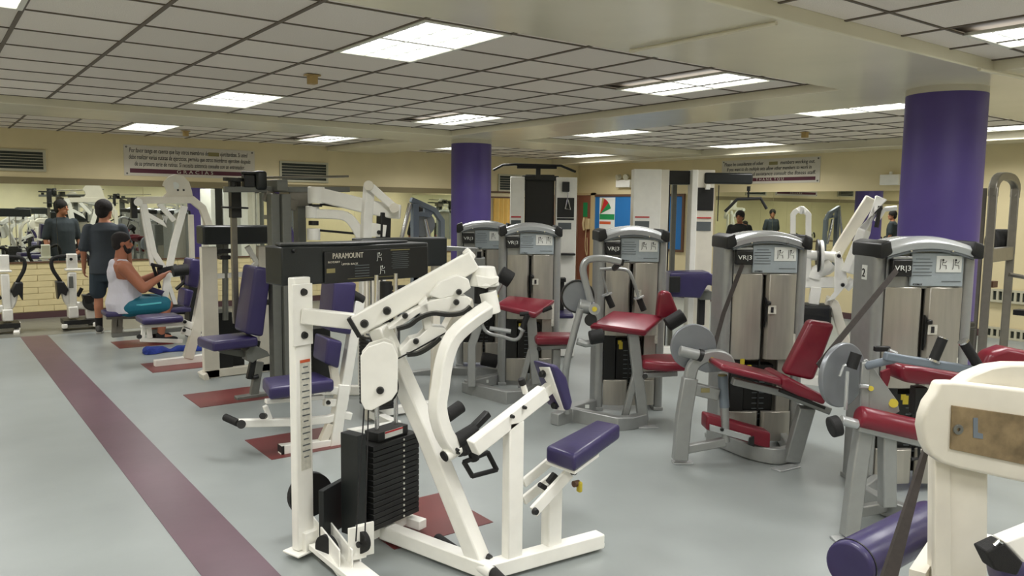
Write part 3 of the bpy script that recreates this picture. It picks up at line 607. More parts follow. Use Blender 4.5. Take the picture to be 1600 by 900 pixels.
B().tube([P(350, 296), P(545, 296)], .06, .05).build('top_beam', 'grey', t, bev=.005); B().tube([P(380, 278, .3), P(535, 276, .3)], .3, .02).build('top_cover', 'steel', t, bev=.004)
B().tube([P(413, 305), P(462, 322)], .07, .1).build('angled_brace', 'steel', t, bev=.006)
B().span(P(452, 322), P(488, 298) + V((0, .25, 0))).build('pulley_box', 'steel', t, bev=.006)
B().box(P(432, 290) + V((0, 0, 0)), (.1, .3, .1)).build('crown_block', 'grey', t, bev=.005)
B().cyl(P(364, 283), P(364, 278), .085, 20).cyl(P(364, 284), P(364, 293), .03, 12).build('swivel_cap', 'black', t)
a = P(388, 283); B().box(a, (.10, .08, .11)).box(a + V((.02, 0, .07)), (.16, .05, .03)).build('pulley_bracket', 'black', t, bev=.01)
a = P(406, 282); B().box(a, (.10, .12, .17)).build('pulley_housing', 'shroud', t, bev=.025, seg=3)
a = P(367, 430, .25); B().box((a.x, a.y, 1.25), (.05, .05, 1.2)).build('pull_post', 'steel', t, bev=.004); B().box(P(367, 310, .25), (.09, .09, .35)).cyl(P(367, 323, .25), P(367, 326, .25), .12, 20).build('swivel', 'black', t, bev=.004)
B().tube([P(430, 312), P(640, 318)], .03, .03).build('cable_guide', 'black', t) if 0 else None
# ---------------- white machine with lens-black shroud (fourth): purple seat, backrest
Y4 = 9.05; P = lambda x, y, k=0: yp(x, y, Y4 + k)
t = thing('abdominal_machine', 'white machine with small purple seat and slanted purple back pads over the blue towel', 'exercise machine', (2.2, Y4, 0))
B().tube([P(241, 569), P(320, 559)], .08, .09).build('base_rail', 'white', t, bev=.006)
B().tube([P(293, 560), P(305, 520), P(318, 450), P(325, 408)], .09, .1, up=(1, 0, 0)).build('upright', 'cream', t, bev=.006)
a0, a1 = P(216, 505), P(280, 493); B().span((a0.x, Y4 - .2, a0.z), (a1.x, Y4 + .16, a1.z + .02)).build('seat', 'vinyl', t, bev=.03, seg=4)
B().tube([P(220, 510), P(284, 506)], .08, .03).tube([P(225, 512), P(222, 531), P(285, 533)], .04, .04).tube([P(232, 512), P(234, 528)], .05, .05, up=(1, 0, 0)).build('seat_frame', 'white', t, bev=.004)
B().cyl(P(217, 526, -.1), P(218, 526, -.16), .025, 12).build('seat_knob', 'black', t)
for a, b in (((285, 503), (315, 515)), ((284, 516), (313, 526))): B().tube([P(*a), P(*b)], .05, .07).build('seat_link', 'white', t, bev=.004); bolts(t, [P(a[0] + 4, a[1], -.03)], (0, -1, 0), .02)
B().prism([P(290, 451, -.15), P(304, 454, -.15), P(297, 482, -.15), P(287, 478, -.15)], (0, .3, 0)).build('lower_back_pad', 'vinyl', t, bev=.025, seg=4)
B().prism([P(299, 404, -.15), P(316, 406, -.15), P(310, 451, -.15), P(293, 447, -.15)], (0, .3, 0)).build('upper_back_pad', 'vinyl', t, bev=.025, seg=4)
B().cyl(P(270, 424, -.2), P(293, 421, -.2), .06, 16).build('foam_roller', 'rubber', t); B().cyl(P(283, 432, .1), P(320, 428, .1), .05, 16).build('foam_roller', 'rubber', t)
B().rt([P(290, 423), P(289, 440), P(275, 452)], .02, 8).build('handle', 'black', t)
Q = lambda x, y, k=0: yp(x, y, 8.15 + k)
for px in (328, 415): a = Q(px, 500); B().box((a.x, 8.15, .66), (.15, .08, 1.32)).build('post', 'cream', t, bev=.006)
q0, q1 = Q(313, 382), Q(423, 352); B().span((q0.x, 8.05, q0.z), (q1.x, 8.3, q1.z)).build('shroud', 'shroud', t, bev=.02)
B().tube([Q(317, 585), Q(424, 572)], .08, .08).tube([Q(316, 582), Q(320, 592)], .2, .05).build('tower_base', 'cream', t, bev=.005)
a = Q(352, 540, .15); B().box((a.x - .04, 8.3, .35), (.14, .3, .6)).box((a.x + .06, 8.35, .3), (.22, .26, .5)).build('weight_stack', 'iron', t, bev=.004, kind='stuff')
B().tube([Q(333, 432), Q(412, 426)], .05, .05).build('cross_bar', 'white', t, bev=.004)
B().rt([Q(352, 380), Q(352, 500)], .03, 10).build('guide_rod', 'grey', t); B().box(Q(350, 392), (.14, .1, .04)).box(Q(350, 402), (.1, .1, .04)).build('pulley_block', 'black', t)
B().tube([Q(386, 385), Q(401, 410), Q(382, 430)], .05, .05, up=(0, 1, 0)).build('bent_handle', 'white', t, bev=.004); B().cyl(Q(380, 428), Q(391, 434), .02, 10).build('handle_grip', 'rubber', t)
B().box(Q(405, 560, .3) + V((0, 0, .15)), (.03, .25, .5)).build('side_plate', 'white', t, bev=.004)
# ---------------- lat row machine used by the seated man (fifth)
Y5 = 10.72; P = lambda x, y, k=0: yp(x, y, Y5 + k)
t = thing('seated_row_machine', 'white A-frame row machine with big notched cam disc used by the seated man', 'exercise machine', (2.5, Y5, 0))
a0, a1 = P(161, 492), P(226, 484); B().span((a0.x, Y5 - .2, a0.z - .01), (2.75, Y5 + .16, a0.z + .05)).build('bench_seat', 'vinyl', t, bev=.02, seg=3)
B().tube([P(166, 497), P(262, 495)], .06, .03).build('bench_frame', 'steel', t); 
for x in (180, 187): B().tube([P(x, 496), P(x - 1, 523)], .04, .07, up=(1, 0, 0)).build('bench_leg', 'steel', t, bev=.004)
B().tube([P(175, 524), P(330, 510)], .07, .05).build('base_rail', 'grey', t)
B().tube([P(213, 313), P(300, 312), P(316, 325), P(326, 352)], .07, .09).build('top_boom', 'cream', t, bev=.006)
B().tube([P(224, 318), P(240, 395), P(256, 420)], .06, .07, up=(1, 0, 0)).tube([P(221, 320), P(238, 415)], .05, .05, up=(1, 0, 0)).build('front_arm', 'white', t, bev=.005)
B().tube([P(288, 322), P(272, 380), P(262, 430), P(252, 500)], .06, .08, up=(1, 0, 0)).build('rear_arm', 'white', t, bev=.005)
B().tube([P(248, 318), P(272, 345)], .05, .06).tube([P(230, 335), P(257, 350), P(258, 338)], .05, .05).build('brace', 'white', t, bev=.004)
cc = P(277, 298); pts = [P(255, 307), P(261, 301), P(258, 292), P(254, 290), P(256, 284), P(264, 276), P(274, 272), P(287, 275), P(296, 285), P(300, 298), P(302, 309)]
B().prism(pts, (0, .03, 0)).build('cam_disc', 'cream', t, bev=.004); B().cyl(P(274, 290, -.005), P(274, 290, -.001), .045, 18).build('disc_opening', 'paper', t)
bolts(t, [P(278, 297), P(287, 297)], (0, -1, 0), .014)
B().cyl(P(216, 316, -.1), P(216, 316, .1), .05).build('pivot', 'white', t); B().box(P(209, 325), (.07, .08, .25)).build('counter_block', 'black', t, bev=.01)
for k_ in (-.08, .08): B().cyl(P(250, 450, k_), P(238, 412, k_), .02, 10).build('pull_handle', 'rubber', t) if k_ > 0 else B().cyl(P(236, 413, k_), P(254, 417, k_), .02, 10).build('pull_handle', 'rubber', t)
B().cyl(P(247, 424), P(276, 418), .05, 14).build('foam_roller', 'rubber', t)
B().box(P(310, 470, .1), (.3, .25, 1.0)).build('weight_stack', 'iron', t, bev=.004, kind='stuff')
for px in (300, 322): B().box((P(px, 400, .1).x, Y5 + .1, .8), (.06, .06, 1.6)).build('post', 'cream', t, bev=.004)
B().tube([P(262, 430), P(330, 428)], .05, .05).tube([P(262, 440), P(275, 480)], .05, .05, up=(1, 0, 0)).build('knee_frame', 'white', t, bev=.004)
B().cyl(P(268, 483), P(288, 483), .07, 14).build('knee_roller', 'rubber', t)
B().prism([P(236, 448, -.1), P(258, 455, -.1), P(252, 462, -.1), P(230, 455, -.1)], (0, .2, 0)).build('chest_pad', 'vinyl', t, bev=.01)

# ---------------- white machine with curved arms behind the shrouds
t = thing('chest_press_machine', 'white press machine with curved arms and bolted boom rising behind the black shrouds', 'exercise machine', (3.2, 6.7, 0))
P = lambda x, y, k=0: vp(x, y, (2.95 + .55 * k, 6.85 + .83 * k), (.83, -.55))
B().tube([P(498, 304), P(575, 323), P(612, 330), P(626, 331)], .1, .13).build('boom', 'white', t, bev=.012)
B().cyl(P(494, 292), P(494, 318), .075, 20).build('boom_collar', 'white', t, bev=.006); B().cyl(P(488, 322), P(488, 341), .06, 20).build('arm_socket', 'white', t, bev=.006)
B().cyl(P(493, 319), P(493, 323), .06, 20).build('bearing', 'black', t); B().cyl(P(490, 345), P(490, 352), .045, 18).build('bearing', 'black', t)
B().tube(sm([P(492, 334), P(520, 335), P(540, 338), P(553, 350), P(565, 372), P(572, 390)], 3), .07, .085).build('curved_arm', 'white', t, bev=.01)
B().cyl(P(490, 357), P(490, 375), .06, 20).build('lower_socket', 'white', t, bev=.005); B().tube([P(500, 360), P(590, 368)], .02, .02).tube([P(500, 318), P(556, 325)], .03, .03).build('cable', 'rubber', t)
B().tube([P(577, 290, -.05), P(573, 340, -.05), P(571, 400, -.05)], .07, .09, up=(1, 0, 0)).build('upright', 'white', t, bev=.008)
B().tube([P(580, 292, -.1), P(618, 326, -.1)], .04, .07).build('link_arm', 'white', t, bev=.008)
for q in ((576, 290), (616, 325)): B().cyl(P(*q, -.14), P(*q, 0), .045, 20).build('pivot', 'cream', t, bev=.004)
B().prism([P(*q, -.06) for q in ((580, 348), (604, 352), (602, 370), (579, 370))], V((.55, .83, 0)) * .02).build('side_plate', 'white', t, bev=.003); bolts(t, [P(592, 363, -.07)], (-.55, -.83, 0), .02)
B().tube([P(600, 332), P(597, 420)], .1, .1, up=(1, 0, 0)).build('rear_post', 'black', t, bev=.005)
B().tube([P(571, 400, 0), P(568, 560, 0)], .08, .09, up=(1, 0, 0)).tube([P(597, 420), P(592, 600)], .06, .06, up=(1, 0, 0)).build('lower_frame', 'white', t, bev=.006)
a = P(568, 560); B().box((a.x, a.y, .28), (.08, .09, .56)).box((a.x, a.y, .04), (.9, .09, .08), rz=-.58).build('floor_frame', 'white', t, bev=.005)
B().box((a.x + .15, a.y - .1, .45), (.3, .2, .7), rz=-.58).build('weight_stack', 'iron', t, bev=.004, kind='stuff')
# ---------------- blue-grey machine far behind
P = lambda x, y, k=0: yp(x, y, 10.9 + k)
t = thing('plate_loaded_press', 'blue grey press machine with chrome struts just left of the far purple column', 'exercise machine', P(655, 480))
B().tube([P(642, 312), P(665, 322), P(678, 328), P(690, 345), P(690, 470)], .08, .08).build('frame', 'blugrey', t, bev=.008)
B().tube([P(648, 318), P(648, 480)], .1, .1, up=(1, 0, 0)).tube([P(650, 335), P(668, 335)], .06, .06).build('rear_post', 'blugrey', t, bev=.006)
B().rt([P(641, 318), P(628, 370), P(620, 420)], .035, 12).rt([P(664, 342), P(670, 368), P(680, 400)], .035, 12).build('strut', 'chrome', t)
B().prism([P(664, 326), P(674, 323), P(678, 332), P(672, 340), P(664, 338)], (0, .06, 0)).build('hinge_plate', 'blugrey', t)
a = P(648, 480); B().tube([V((a.x - .4, 10.9, .05)), V((a.x + .6, 10.9, .05))], .1, .08).box((a.x, 10.9, .5), (.1, .1, 1)).box((P(690, 470).x, 10.9, .4), (.08, .08, .85)).build('base', 'blugrey', t)
B().cyl(P(660, 350, .1), P(660, 350, .16), .2, 28).build('weight_disc', 'greydisc', t)

# ---------------- silver selectorised machines in a diagonal row
TA = -.585; R_ = V((math.cos(TA), math.sin(TA), 0)); N_ = V((R_.y, -R_.x, 0))     # R_ to the right, N_ towards the user side
def tower(t, cx, cy, pic, number=None, ht=1.6, wd=.60):
    o = V((cx, cy, 0)); q = lambda a, b, c: o + R_ * a + N_ * b + UP * c      # a right, b front, c up
    hw = wd / 2
    def col(x0, x1, y0, y1, z0, z1, r=.035, n=5):
        pts = []
        for (xx, yy, a0) in ((x1 - r, y1 - r, 0), (x0 + r, y1 - r, 90), (x0 + r, y0 + r, 180), (x1 - r, y0 + r, 270)):
            for i in range(n): a = math.radians(a0 + 90 * i / (n - 1)); pts.append((xx + r * math.cos(a), yy + r * math.sin(a)))
        return B().loft([[q(a, b, z0) for a, b in pts], [q(a, b, z1) for a, b in pts]])
    for s in (-1, 1):
        a, b = (-hw, -hw + .075) if s < 0 else (hw - .075, hw)
        col(a, b, -.17, .13, .03, ht - .10).build('side_column', 'silver', t)
        B().box(q((a + b) / 2, -.02, .015), (.085, .3, .03), rz=TA).build('foot', 'silver', t, bev=.005)
    # sheet shroud: curved halves with a slot, standing above the visible stack
    for s in (-1, 1):
        pts = [(s * .012, .115), (s * .03, .14), (s * .12, .15), (s * .2, .135), (s * (hw - .075), .12), (s * (hw - .075), .10), (s * .012, .10)]
        B().loft([[q(a, b, .66) for a, b in pts], [q(a, b, ht - .31) for a, b in pts]]).build('shroud_panel', 'silver2', t, bev=.004)
        B().loft([[q(a, b, .05) for a, b in pts], [q(a, b, .27) for a, b in pts]]).build('lower_panel', 'silver2', t, bev=.004)
        B().box(q(s * .175, .105, .465), (.10, .02, .4), rz=TA).build('stack_cover', 'silver2' if s > 0 else 'black', t)
    B().box(q(0, -.08, .85), (wd - .16, .01, 1.3), rz=TA).build('back_sheet', 'silver2', t)
    B().box(q(0, .02, .36), (.22, .11, .5), rz=TA).build('weight_stack', 'iron', t, bev=.004)
    for i in range(9): B().box(q(-.0, .077, .2 + i * .04), (.09, .006, .006), rz=TA).build('stack_label', 'inkg', t)
    B().cyl(q(0, .08, .25), q(0, .08, 1.25), .008, 8).build('selector_rod', 'black', t)
    # header: placard, badge, cap
    B().box(q(.06, .135, ht - .20), (.33, .02, .205), rz=TA).build('placard', 'placard', t, bev=.004)
    B().box(q(0, .10, ht - .2), (wd - .15, .04, .24), rz=TA).build('header_panel', 'silver', t, bev=.004)
    B().box(q(.13, .147, ht - .165), (.16, .004, .10), rz=TA).build('picture_sticker', 'paper', t)
    figure(q(.085, .151, ht - .18), R_, UP, .05, 'ink', t); figure(q(.165, .151, ht - .18), R_, UP, .05, 'ink', t)
    for i in range(6): B().box(q(-.035, .147, ht - .135 - i * .02), (.12 if i % 3 else .09, .002, .004), rz=TA).build('print_line', 'inkg', t)
    B().box(q(.15, .147, ht - .27), (.12, .002, .004), rz=TA).build('print_line', 'inkg', t)
    text('maker_mark', 'CYBEX', 'ink', t, q(-.09, .1475, ht - .295), R_, UP, .06, .014)
    B().box(q(-.175, .15, ht - .19), (.125, .05, .105), rz=TA).build('badge', 'black', t, bev=.008)
    B().box(q(-.175, .147, ht - .128), (.12, .05, .018), rz=TA).build('badge_top', 'silver', t, bev=.004)
    text('badge_lettering', 'VR|3', 'paper', t, q(-.225, .177, ht - .205), R_, UP, .1, .045)
    n = 12; ring = []
    for i in range(n + 1):
        a = -hw + .05 + (wd - .10) * i / n; z = ht - .052 + .052 * (1 - (2 * i / n - 1) ** 2)
        ring.append([q(a, .168, z - .075), q(a, .178, z - .03), q(a, .15, z - .006), q(a, .08, z + .004), q(a, -.13, z - .005), q(a, -.17, z - .03), q(a, -.17, z - .075), q(a, 0, z - .075)])
    B().loft(ring).build('arched_cap', 'silver3', t, bev=.006)
    rg = [[p - UP * .012 + N_ * .004 for p in (r[0], r[0] + UP * .012, r[0] + UP * .012 - N_ * .02, r[0] - N_ * .02)] for r in ring]
    B().loft(rg).build('cap_trim', 'inkg', t)
    for s in (-1, 1):
        B().prism([q(s * (hw + .004), -.18, ht - .045), q(s * (hw - .055), -.18, ht - .02), q(s * (hw - .075), -.18, ht - .10), q(s * (hw - .02), -.18, ht - .135), q(s * (hw + .004), -.18, ht - .13)], N_ * .37).build('cap_corner', 'black', t, bev=.012, seg=3)
        B().cyl(q(s * .13, .172, ht - .085), q(s * .13, .182, ht - .085), .006, 8).build('rivet', 'chrome', t)
    B().box(q(.05, .152, 1.03), (.06, .003, .06), rz=TA).build('number_sticker', 'label', t); B().box(q(.05, .155, 1.03), (.02, .003, .04), rz=TA).build('sticker_mark', 'ink', t)
    B().prism([q(.0, .13, 1.12), q(.012, .13, 1.1), q(.012, .13, .95), q(.0, .13, .9)], N_ * .024).build('slot_flap', 'black', t); B().box(q(.02, .165, 1.08), (.03, .03, .03), rz=TA).build('selector_knob', 'black', t, bev=.008)
    B().box(q(.23, .12, .72), (.03, .006, .26), rz=TA).build('chart_strip', 'label', t)
    B().box(q(-.09, .122, .6), (.03, .006, .035), rz=TA).build('caution_sticker', 'yellow', t)
    if number:
        B().box(q(-hw - .002, .0, ht - .23), (.004, .06, .09), rz=TA).build('number_label', 'paper', t)
        text('number', number, 'ink', t, q(-hw - .006, -.022, ht - .258), N_, UP, .035, .075)
    return q
def sil(b, name, t, m='silver', bev=.008, **k): return b.build(name, m, t, bev=bev, **k)
# --- A (rearmost)
t = thing('selector_machine', 'rearmost silver machine half hidden behind the far purple column side', 'exercise machine', (4.95, 7.2, 0), 'row of silver machines')
tower(t, 4.98, 7.2, 0); PA = lambda x, y, k=0: vp(x, y, (4.7 + N_.x * k, 6.75 + N_.y * k), (R_.x, R_.y))
sil(B().tube([PA(700, 590), PA(700, 500), PA(712, 420)], .06, .08, up=R_), 'post', t); sil(B().tube([PA(640, 588), PA(700, 580), PA(780, 583)], .1, .1), 'base_rail', t)
sil(B().rt([PA(697, 388), PA(745, 390), PA(748, 430)], .025, 8), 'handle_bar', t, bev=0); B().cyl(PA(748, 393), PA(748, 430), .03, 12).build('grip', 'rubber', t)
B().cyl(PA(752, 560, .1), PA(777, 565, .1), .07, 18).build('foam_roller', 'rubber', t, bev=.01)
sil(B().box(PA(735, 440), (.3, .3, .5), rz=TA), 'mid_frame', t); sil(B().cyl(PA(700, 470), PA(700, 470) + N_ * .03, .16, 28), 'cam_disc', t, 'greydisc')
# --- B
t = thing('selector_machine', 'silver machine with glossy maroon arm pad and bent U shaped handle bar', 'exercise machine', (4.83, 6.2, 0), 'row of silver machines')
tower(t, 4.83, 6.2, 1); Pb = lambda x, y, k=0: vp(x, y, (4.5 + N_.x * k, 5.72 + N_.y * k), (R_.x, R_.y))
sil(B().tube([hz(727, 604, .05), hz(792, 622, .05), hz(815, 618, .05), hz(840, 596, .05)], .09, .1), 'base_rail', t); sil(B().tube([hz(730, 602, .05), hz(782, 590, .05)], .09, .1), 'side_rail', t)
B().box(hz(757, 594, .06) + N_ * .05, (.08, .004, .03), rz=TA).build('rail_sticker', 'paper', t)
sil(B().tube([Pb(737, 604, .0), Pb(737, 540), Pb(748, 508), Pb(760, 470)], .06, .075, up=R_), 'rear_post', t)
sil(B().tube([Pb(830, 488), Pb(833, 540), Pb(838, 600)], .06, .085, up=R_), 'main_post', t); sil(B().tube([Pb(831, 540), Pb(813, 606)], .05, .05, up=R_), 'brace', t)
qq = [Pb(774, 474, .12), Pb(795, 461, -.15), Pb(868, 468, -.15), Pb(838, 491, .12)]; nn = (qq[1] - qq[0]).cross(qq[3] - qq[0]).normalized(); nn = nn if nn.z > 0 else -nn
B().prism([p - nn * .055 for p in qq], nn * .055).build('arm_pad', 'maroon', t, bev=.02, seg=4)
B().cyl(Pb(847, 486), Pb(862, 480), .02, 10).build('pad_adjuster', 'rubber', t)
sq = Pb(865, 532); B().box(sq + R_ * -.0 + UP * .02, (.36, .3, .08), rz=TA).build('seat', 'maroon', t, bev=.03, seg=4)
sil(B().tube([Pb(838, 543), Pb(890, 541)], .05, .04), 'seat_rail', t); B().cyl(Pb(842, 545, .03), Pb(842, 545, .08), .02, 12).build('seat_knob', 'black', t)
sil(B().tube([Pb(870, 545), Pb(868, 600)], .06, .07, up=R_), 'seat_post', t)
B().rt(sm([Pb(751, 480, .15), Pb(752, 502, .15), Pb(761, 519, .15), Pb(785, 526, .15), Pb(804, 531, .15), Pb(813, 525, .15), Pb(817, 510, .15)], 4), .016, 10).build('handle_bar', 'silver', t)
B().rt([Pb(765, 513, .3), Pb(798, 518, .3)], .02, 10).build('cross_bar', 'silver', t)
B().cyl(Pb(816, 514, .15), Pb(824, 492, .15), .026, 12).build('grip', 'rubber', t); B().cyl(Pb(812, 491, .15), Pb(826, 490, .15), .02, 12).build('grip_top', 'rubber', t); B().cyl(Pb(760, 500, .15), Pb(764, 482, .15), .03, 12).build('grip', 'rubber', t)
B().cyl(Pb(814, 516, .15), Pb(816, 513, .15), .035, 14).build('grip_collar', 'silver3', t)
B().cyl(Pb(781, 427), Pb(799, 438), .075, 20).build('foam_roller', 'rubber', t, bev=.01); B().rt([Pb(785, 440), Pb(774, 460)], .02, 8).build('roller_stem', 'silver', t)
B().cyl(Pb(776, 463, .05), Pb(776, 463, .08), .018, 14).build('round_sticker', 'yellow', t)
sil(B().cyl(Pb(700, 470, .0), Pb(700, 470, .03), .14, 24), 'cam_disc', t, 'greydisc')
# --- C
t = thing('selector_machine', 'silver arm curl machine with sloped maroon arm pad and two black hand grips', 'exercise machine', (4.95, 4.94, 0), 'row of silver machines')
tower(t, 4.95, 4.94, 2); Pc = lambda x, y, k=0: vp(x, y, (4.62 + N_.x * k, 4.46 + N_.y * k), (R_.x, R_.y))
sil(B().tube([hz(866, 655, .05), hz(893, 648, .05), hz(965, 662, .05), hz(985, 660, .05), hz(1005, 655, .05)], .085, .1), 'base_rail', t); sil(B().tube([hz(885, 645, .05), hz(925, 632, .05)], .085, .1), 'side_rail', t)
B().box(hz(912, 633, .07) + N_ * .05, (.08, .004, .03), rz=TA).build('rail_sticker', 'paper', t)
B().box(hz(1012, 667, .006), (.16, .08, .012), rz=TA).build('foot_plate', 'silver3', t, bev=.003)
sil(B().tube([Pc(988, 515), Pc(996, 580), Pc(1005, 660)], .065, .085, up=R_), 'main_post', t); sil(B().tube([Pc(995, 578), Pc(975, 655)], .05, .055, up=R_), 'brace', t)
B().rt(sm([Pc(907, 483, .1), Pc(897, 520, .1), Pc(886, 565, .1), Pc(883, 600, .05), Pc(887, 645)], 3), .028, 12).build('rear_post', 'silver', t)
qq = [Pc(922, 506, .1), Pc(958, 484, -.15), Pc(1040, 492, -.15), Pc(1010, 518, .1)]
nn = (qq[1] - qq[0]).cross(qq[3] - qq[0]).normalized(); nn = nn if nn.z > 0 else -nn
B().prism([p - nn * .055 for p in qq], nn * .055).build('arm_pad', 'maroon', t, bev=.022, seg=4)
B().prism([Pc(1022, 494, -.2), Pc(1026, 458, -.2), Pc(1033, 452, -.2), Pc(1044, 455, -.2), Pc(1056, 486, -.2), Pc(1050, 496, -.2)], N_ * .1).build('back_pad', 'maroon', t, bev=.03, seg=4)
B().cyl(Pc(1042, 508), Pc(1068, 492), .058, 24).build('foam_roller', 'rubber', t, bev=.01)
B().cyl(Pc(921, 528, .2), Pc(943, 524, .2), .055, 24).build('foam_roller', 'rubber', t, bev=.01); B().rt([Pc(902, 533, .15), Pc(915, 537, .15), Pc(930, 535, .15)], .03, 10).build('roller_stem', 'silver', t)
sq = Pc(1032, 574, -.05); B().prism([sq + R_ * a + N_ * b for a, b in ((-.17, -.12), (0, -.2), (.2, -.17), (.2, .17), (0, .2), (-.17, .12))], (0, 0, .08)).build('seat', 'maroon', t, bev=.03, seg=4)
sil(B().tube([Pc(1000, 586), Pc(1058, 583)], .05, .045), 'seat_rail', t); B().cyl(Pc(1008, 588, .04), Pc(1008, 588, .09), .022, 12).build('seat_knob', 'black', t)
c = Pc(902, 463, -.1); B().cyl(c, c + N_ * .03, .125, 36).build('cam_disc', 'greydisc', t, bev=.004); B().ring(c + N_ * .01, N_, .122, .135, .05, 36).build('disc_edge', 'black', t)
B().cyl(Pc(904, 477, -.0), Pc(922, 481, .0), .055, 20).build('hub', 'silver', t, bev=.006); B().cyl(Pc(921, 481), Pc(926, 482), .06, 20).build('hub_ring', 'black', t)
B().cyl(Pc(929, 483, .12), Pc(929, 483, .13), .02, 18).build('round_sticker', 'yellow', t); B().cyl(Pc(929, 483, .0), Pc(929, 483, .12), .045, 20).build('pivot', 'silver', t); B().cyl(Pc(923, 500, .0), Pc(923, 500, .06), .05, 20).build('counterweight', 'black', t)
B().tube(sm([Pc(925, 478), Pc(917, 450), Pc(911, 422), Pc(916, 408), Pc(930, 404), Pc(950, 405), Pc(972, 410)], 4), .055, .055, up=N_).build('swing_arm', 'silver', t, bev=.015); B().tube([Pc(970, 409.5), Pc(974, 410.5)], .05, .05, up=N_).build('arm_end_cap', 'black', t)
B().rt(sm([Pc(937, 421, -.2), Pc(960, 420, -.2), Pc(981, 423, -.2), Pc(990, 440, -.2), Pc(998, 464, -.2)], 4), .014, 10).rt([Pc(938, 421, -.2), Pc(944, 440, -.2), Pc(949, 458, -.2)], .009, 8).build('handle_bar', 'silver', t)
B().cyl(Pc(960, 419, -.2), Pc(968, 411, 0), .025, 12).build('handle_swivel', 'black', t)
for a, b in (((948, 460), (957, 480)), ((998, 465), (1006, 485))): B().cyl(Pc(*a, -.2), Pc(*b, -.2), .026, 14).build('grip', 'rubber', t); B().cyl(Pc(a[0], a[1] - 1, -.2), Pc(a[0] + .6, a[1] + .8, -.2), .045, 18).build('grip_collar', 'silver3', t)
B().box(Pc(970, 540, -.2), (.03, .005, .06), rz=TA).build('caution_label', 'yellow', t)
# --- D leg machine
t = thing('selector_machine', 'silver leg machine with long sloping maroon seat bench and reclined maroon backrest', 'exercise machine', (4.97, 3.61, 0), 'row of silver machines')
tower(t, 4.99, 3.63, 3, wd=.62); Pd = lambda x, y, k=0: vp(x, y, (4.66 + N_.x * k, 3.1 + N_.y * k), (R_.x, R_.y)); Pe = lambda x, y, k=0: vp(x, y, (4.14 + N_.x * k, 3.58 + N_.y * k), (R_.x, R_.y))
sil(B().tube([Pe(1062, 718), Pe(1068, 650), Pe(1078, 590)], .075, .1, up=R_), 'front_leg', t)
sil(B().tube(sm([Pe(1077, 592), Pe(1083, 571), Pe(1098, 559), Pe(1118, 555), Pe(1134, 560), Pe(1140, 572)], 3), .08, .06, up=N_), 'arch', t, bev=.012)
B().prism([Pe(*q, -.03) for q in ((1085, 575), (1100, 562), (1120, 558), (1136, 566), (1130, 578), (1100, 580))], N_ * .05).build('arch_plate', 'greydisc', t, bev=.004)
B().cyl(Pe(1112, 563, .03), Pe(1112, 563, .035), .022, 20).build('round_sticker', 'yellow', t)
c = Pe(1082, 541, -.08); B().cyl(c, c + N_ * .03, .158, 40).build('cam_disc', 'greydisc', t, bev=.006)
B().cyl(Pe(1062, 548, .05), Pe(1092, 555, .05), .035, 20).build('hub_tube', 'silver', t, bev=.004); B().cyl(Pe(1091, 554, .05), Pe(1097, 556, .05), .042, 20).build('hub_ring', 'black', t)
sil(B().tube([Pe(1080, 606), Pe(1122, 616)], .06, .085), 'cross_bar', t); B().box(Pe(1102, 610, .035), (.06, .004, .03), rz=TA).build('bar_sticker', 'smudge', t)
B().cyl(Pe(1129, 587), Pe(1132, 636), .034, 20).build('lift_tube', 'blugrey', t); B().cyl(Pe(1132, 635), Pe(1134, 690), .028, 18).build('lift_tube_lower', 'silver', t); B().cyl(Pe(1129, 585), Pe(1129, 588), .03, 18).build('tube_cap', 'smudge', t)
sil(B().tube([Pe(1070, 702), Pe(1133, 690)], .05, .06), 'floor_tube', t)
sil(B().tube(sm([hz(1108, 678, .06), hz(1135, 690, .06), hz(1175, 705, .06), hz(1215, 712, .06), hz(1238, 706, .06)], 3), .06, .11), 'base_rail', t)
sil(B().tube([hz(1235, 705, .06), hz(1215, 672, .06), hz(1205, 655, .06)], .05, .1), 'base_return', t)
B().box(hz(1228, 731, .006), (.2, .08, .012), rz=-.1).build('foot_plate', 'silver3', t, bev=.003); B().box(hz(1066, 722, .006), (.14, .08, .012), rz=TA).build('foot_plate', 'silver3', t, bev=.003)
sil(B().tube([hz(1236, 720, .02), Pd(1260, 636)], .065, .11, up=R_), 'rear_leg', t)
pts = [Pd(1127, 569, .17), Pd(1223, 592, .17), Pd(1223, 604, .17), Pd(1150, 586, .17), Pd(1125, 579, .17)]; B().prism(pts, -N_ * .3).build('seat_front', 'maroon', t, bev=.025, seg=4)
pts = [Pd(1222, 590, .17), Pd(1232, 589, .17), Pd(1292, 620, .17), Pd(1290, 634, .17), Pd(1250, 620, .17), Pd(1222, 607, .17)]; B().prism(pts, -N_ * .34).build('seat_rear', 'maroon', t, bev=.022, seg=4)
sil(B().tube([Pd(1144, 595), Pd(1225, 614), Pd(1296, 642)], .06, .05), 'seat_rail', t); B().tube([Pd(1218, 610, .1), Pd(1288, 637, .1)], .03, .02).build('slide_track', 'black', t)
qq = [Pd(1266, 501, .12), Pd(1306, 507, .12), Pd(1272, 596, .12), Pd(1224, 585, .12)]; B().prism(qq, -N_ * .12 + R_ * .02).build('backrest', 'maroon', t, bev=.03, seg=4)
pts = [Pe(1104, 648, -.0), Pe(1205, 676, 0), Pe(1204, 703, 0), Pe(1103, 672, 0)]; B().prism(pts, -N_ * .13).build('shin_pad', 'maroon', t, bev=.018, seg=4)
B().prism([Pe(*q, .015) for q in ((1108, 662), (1172, 680), (1172, 690), (1108, 672))], N_ * .02).build('pad_bracket', 'silver3', t, bev=.003); bolts(t, [Pe(1128, 671, .035)], N_, .014); B().prism([Pe(*q, .03) for q in ((1170, 683), (1177, 681), (1177, 697), (1168, 694))], N_ * .02).build('bracket_cap', 'black', t)
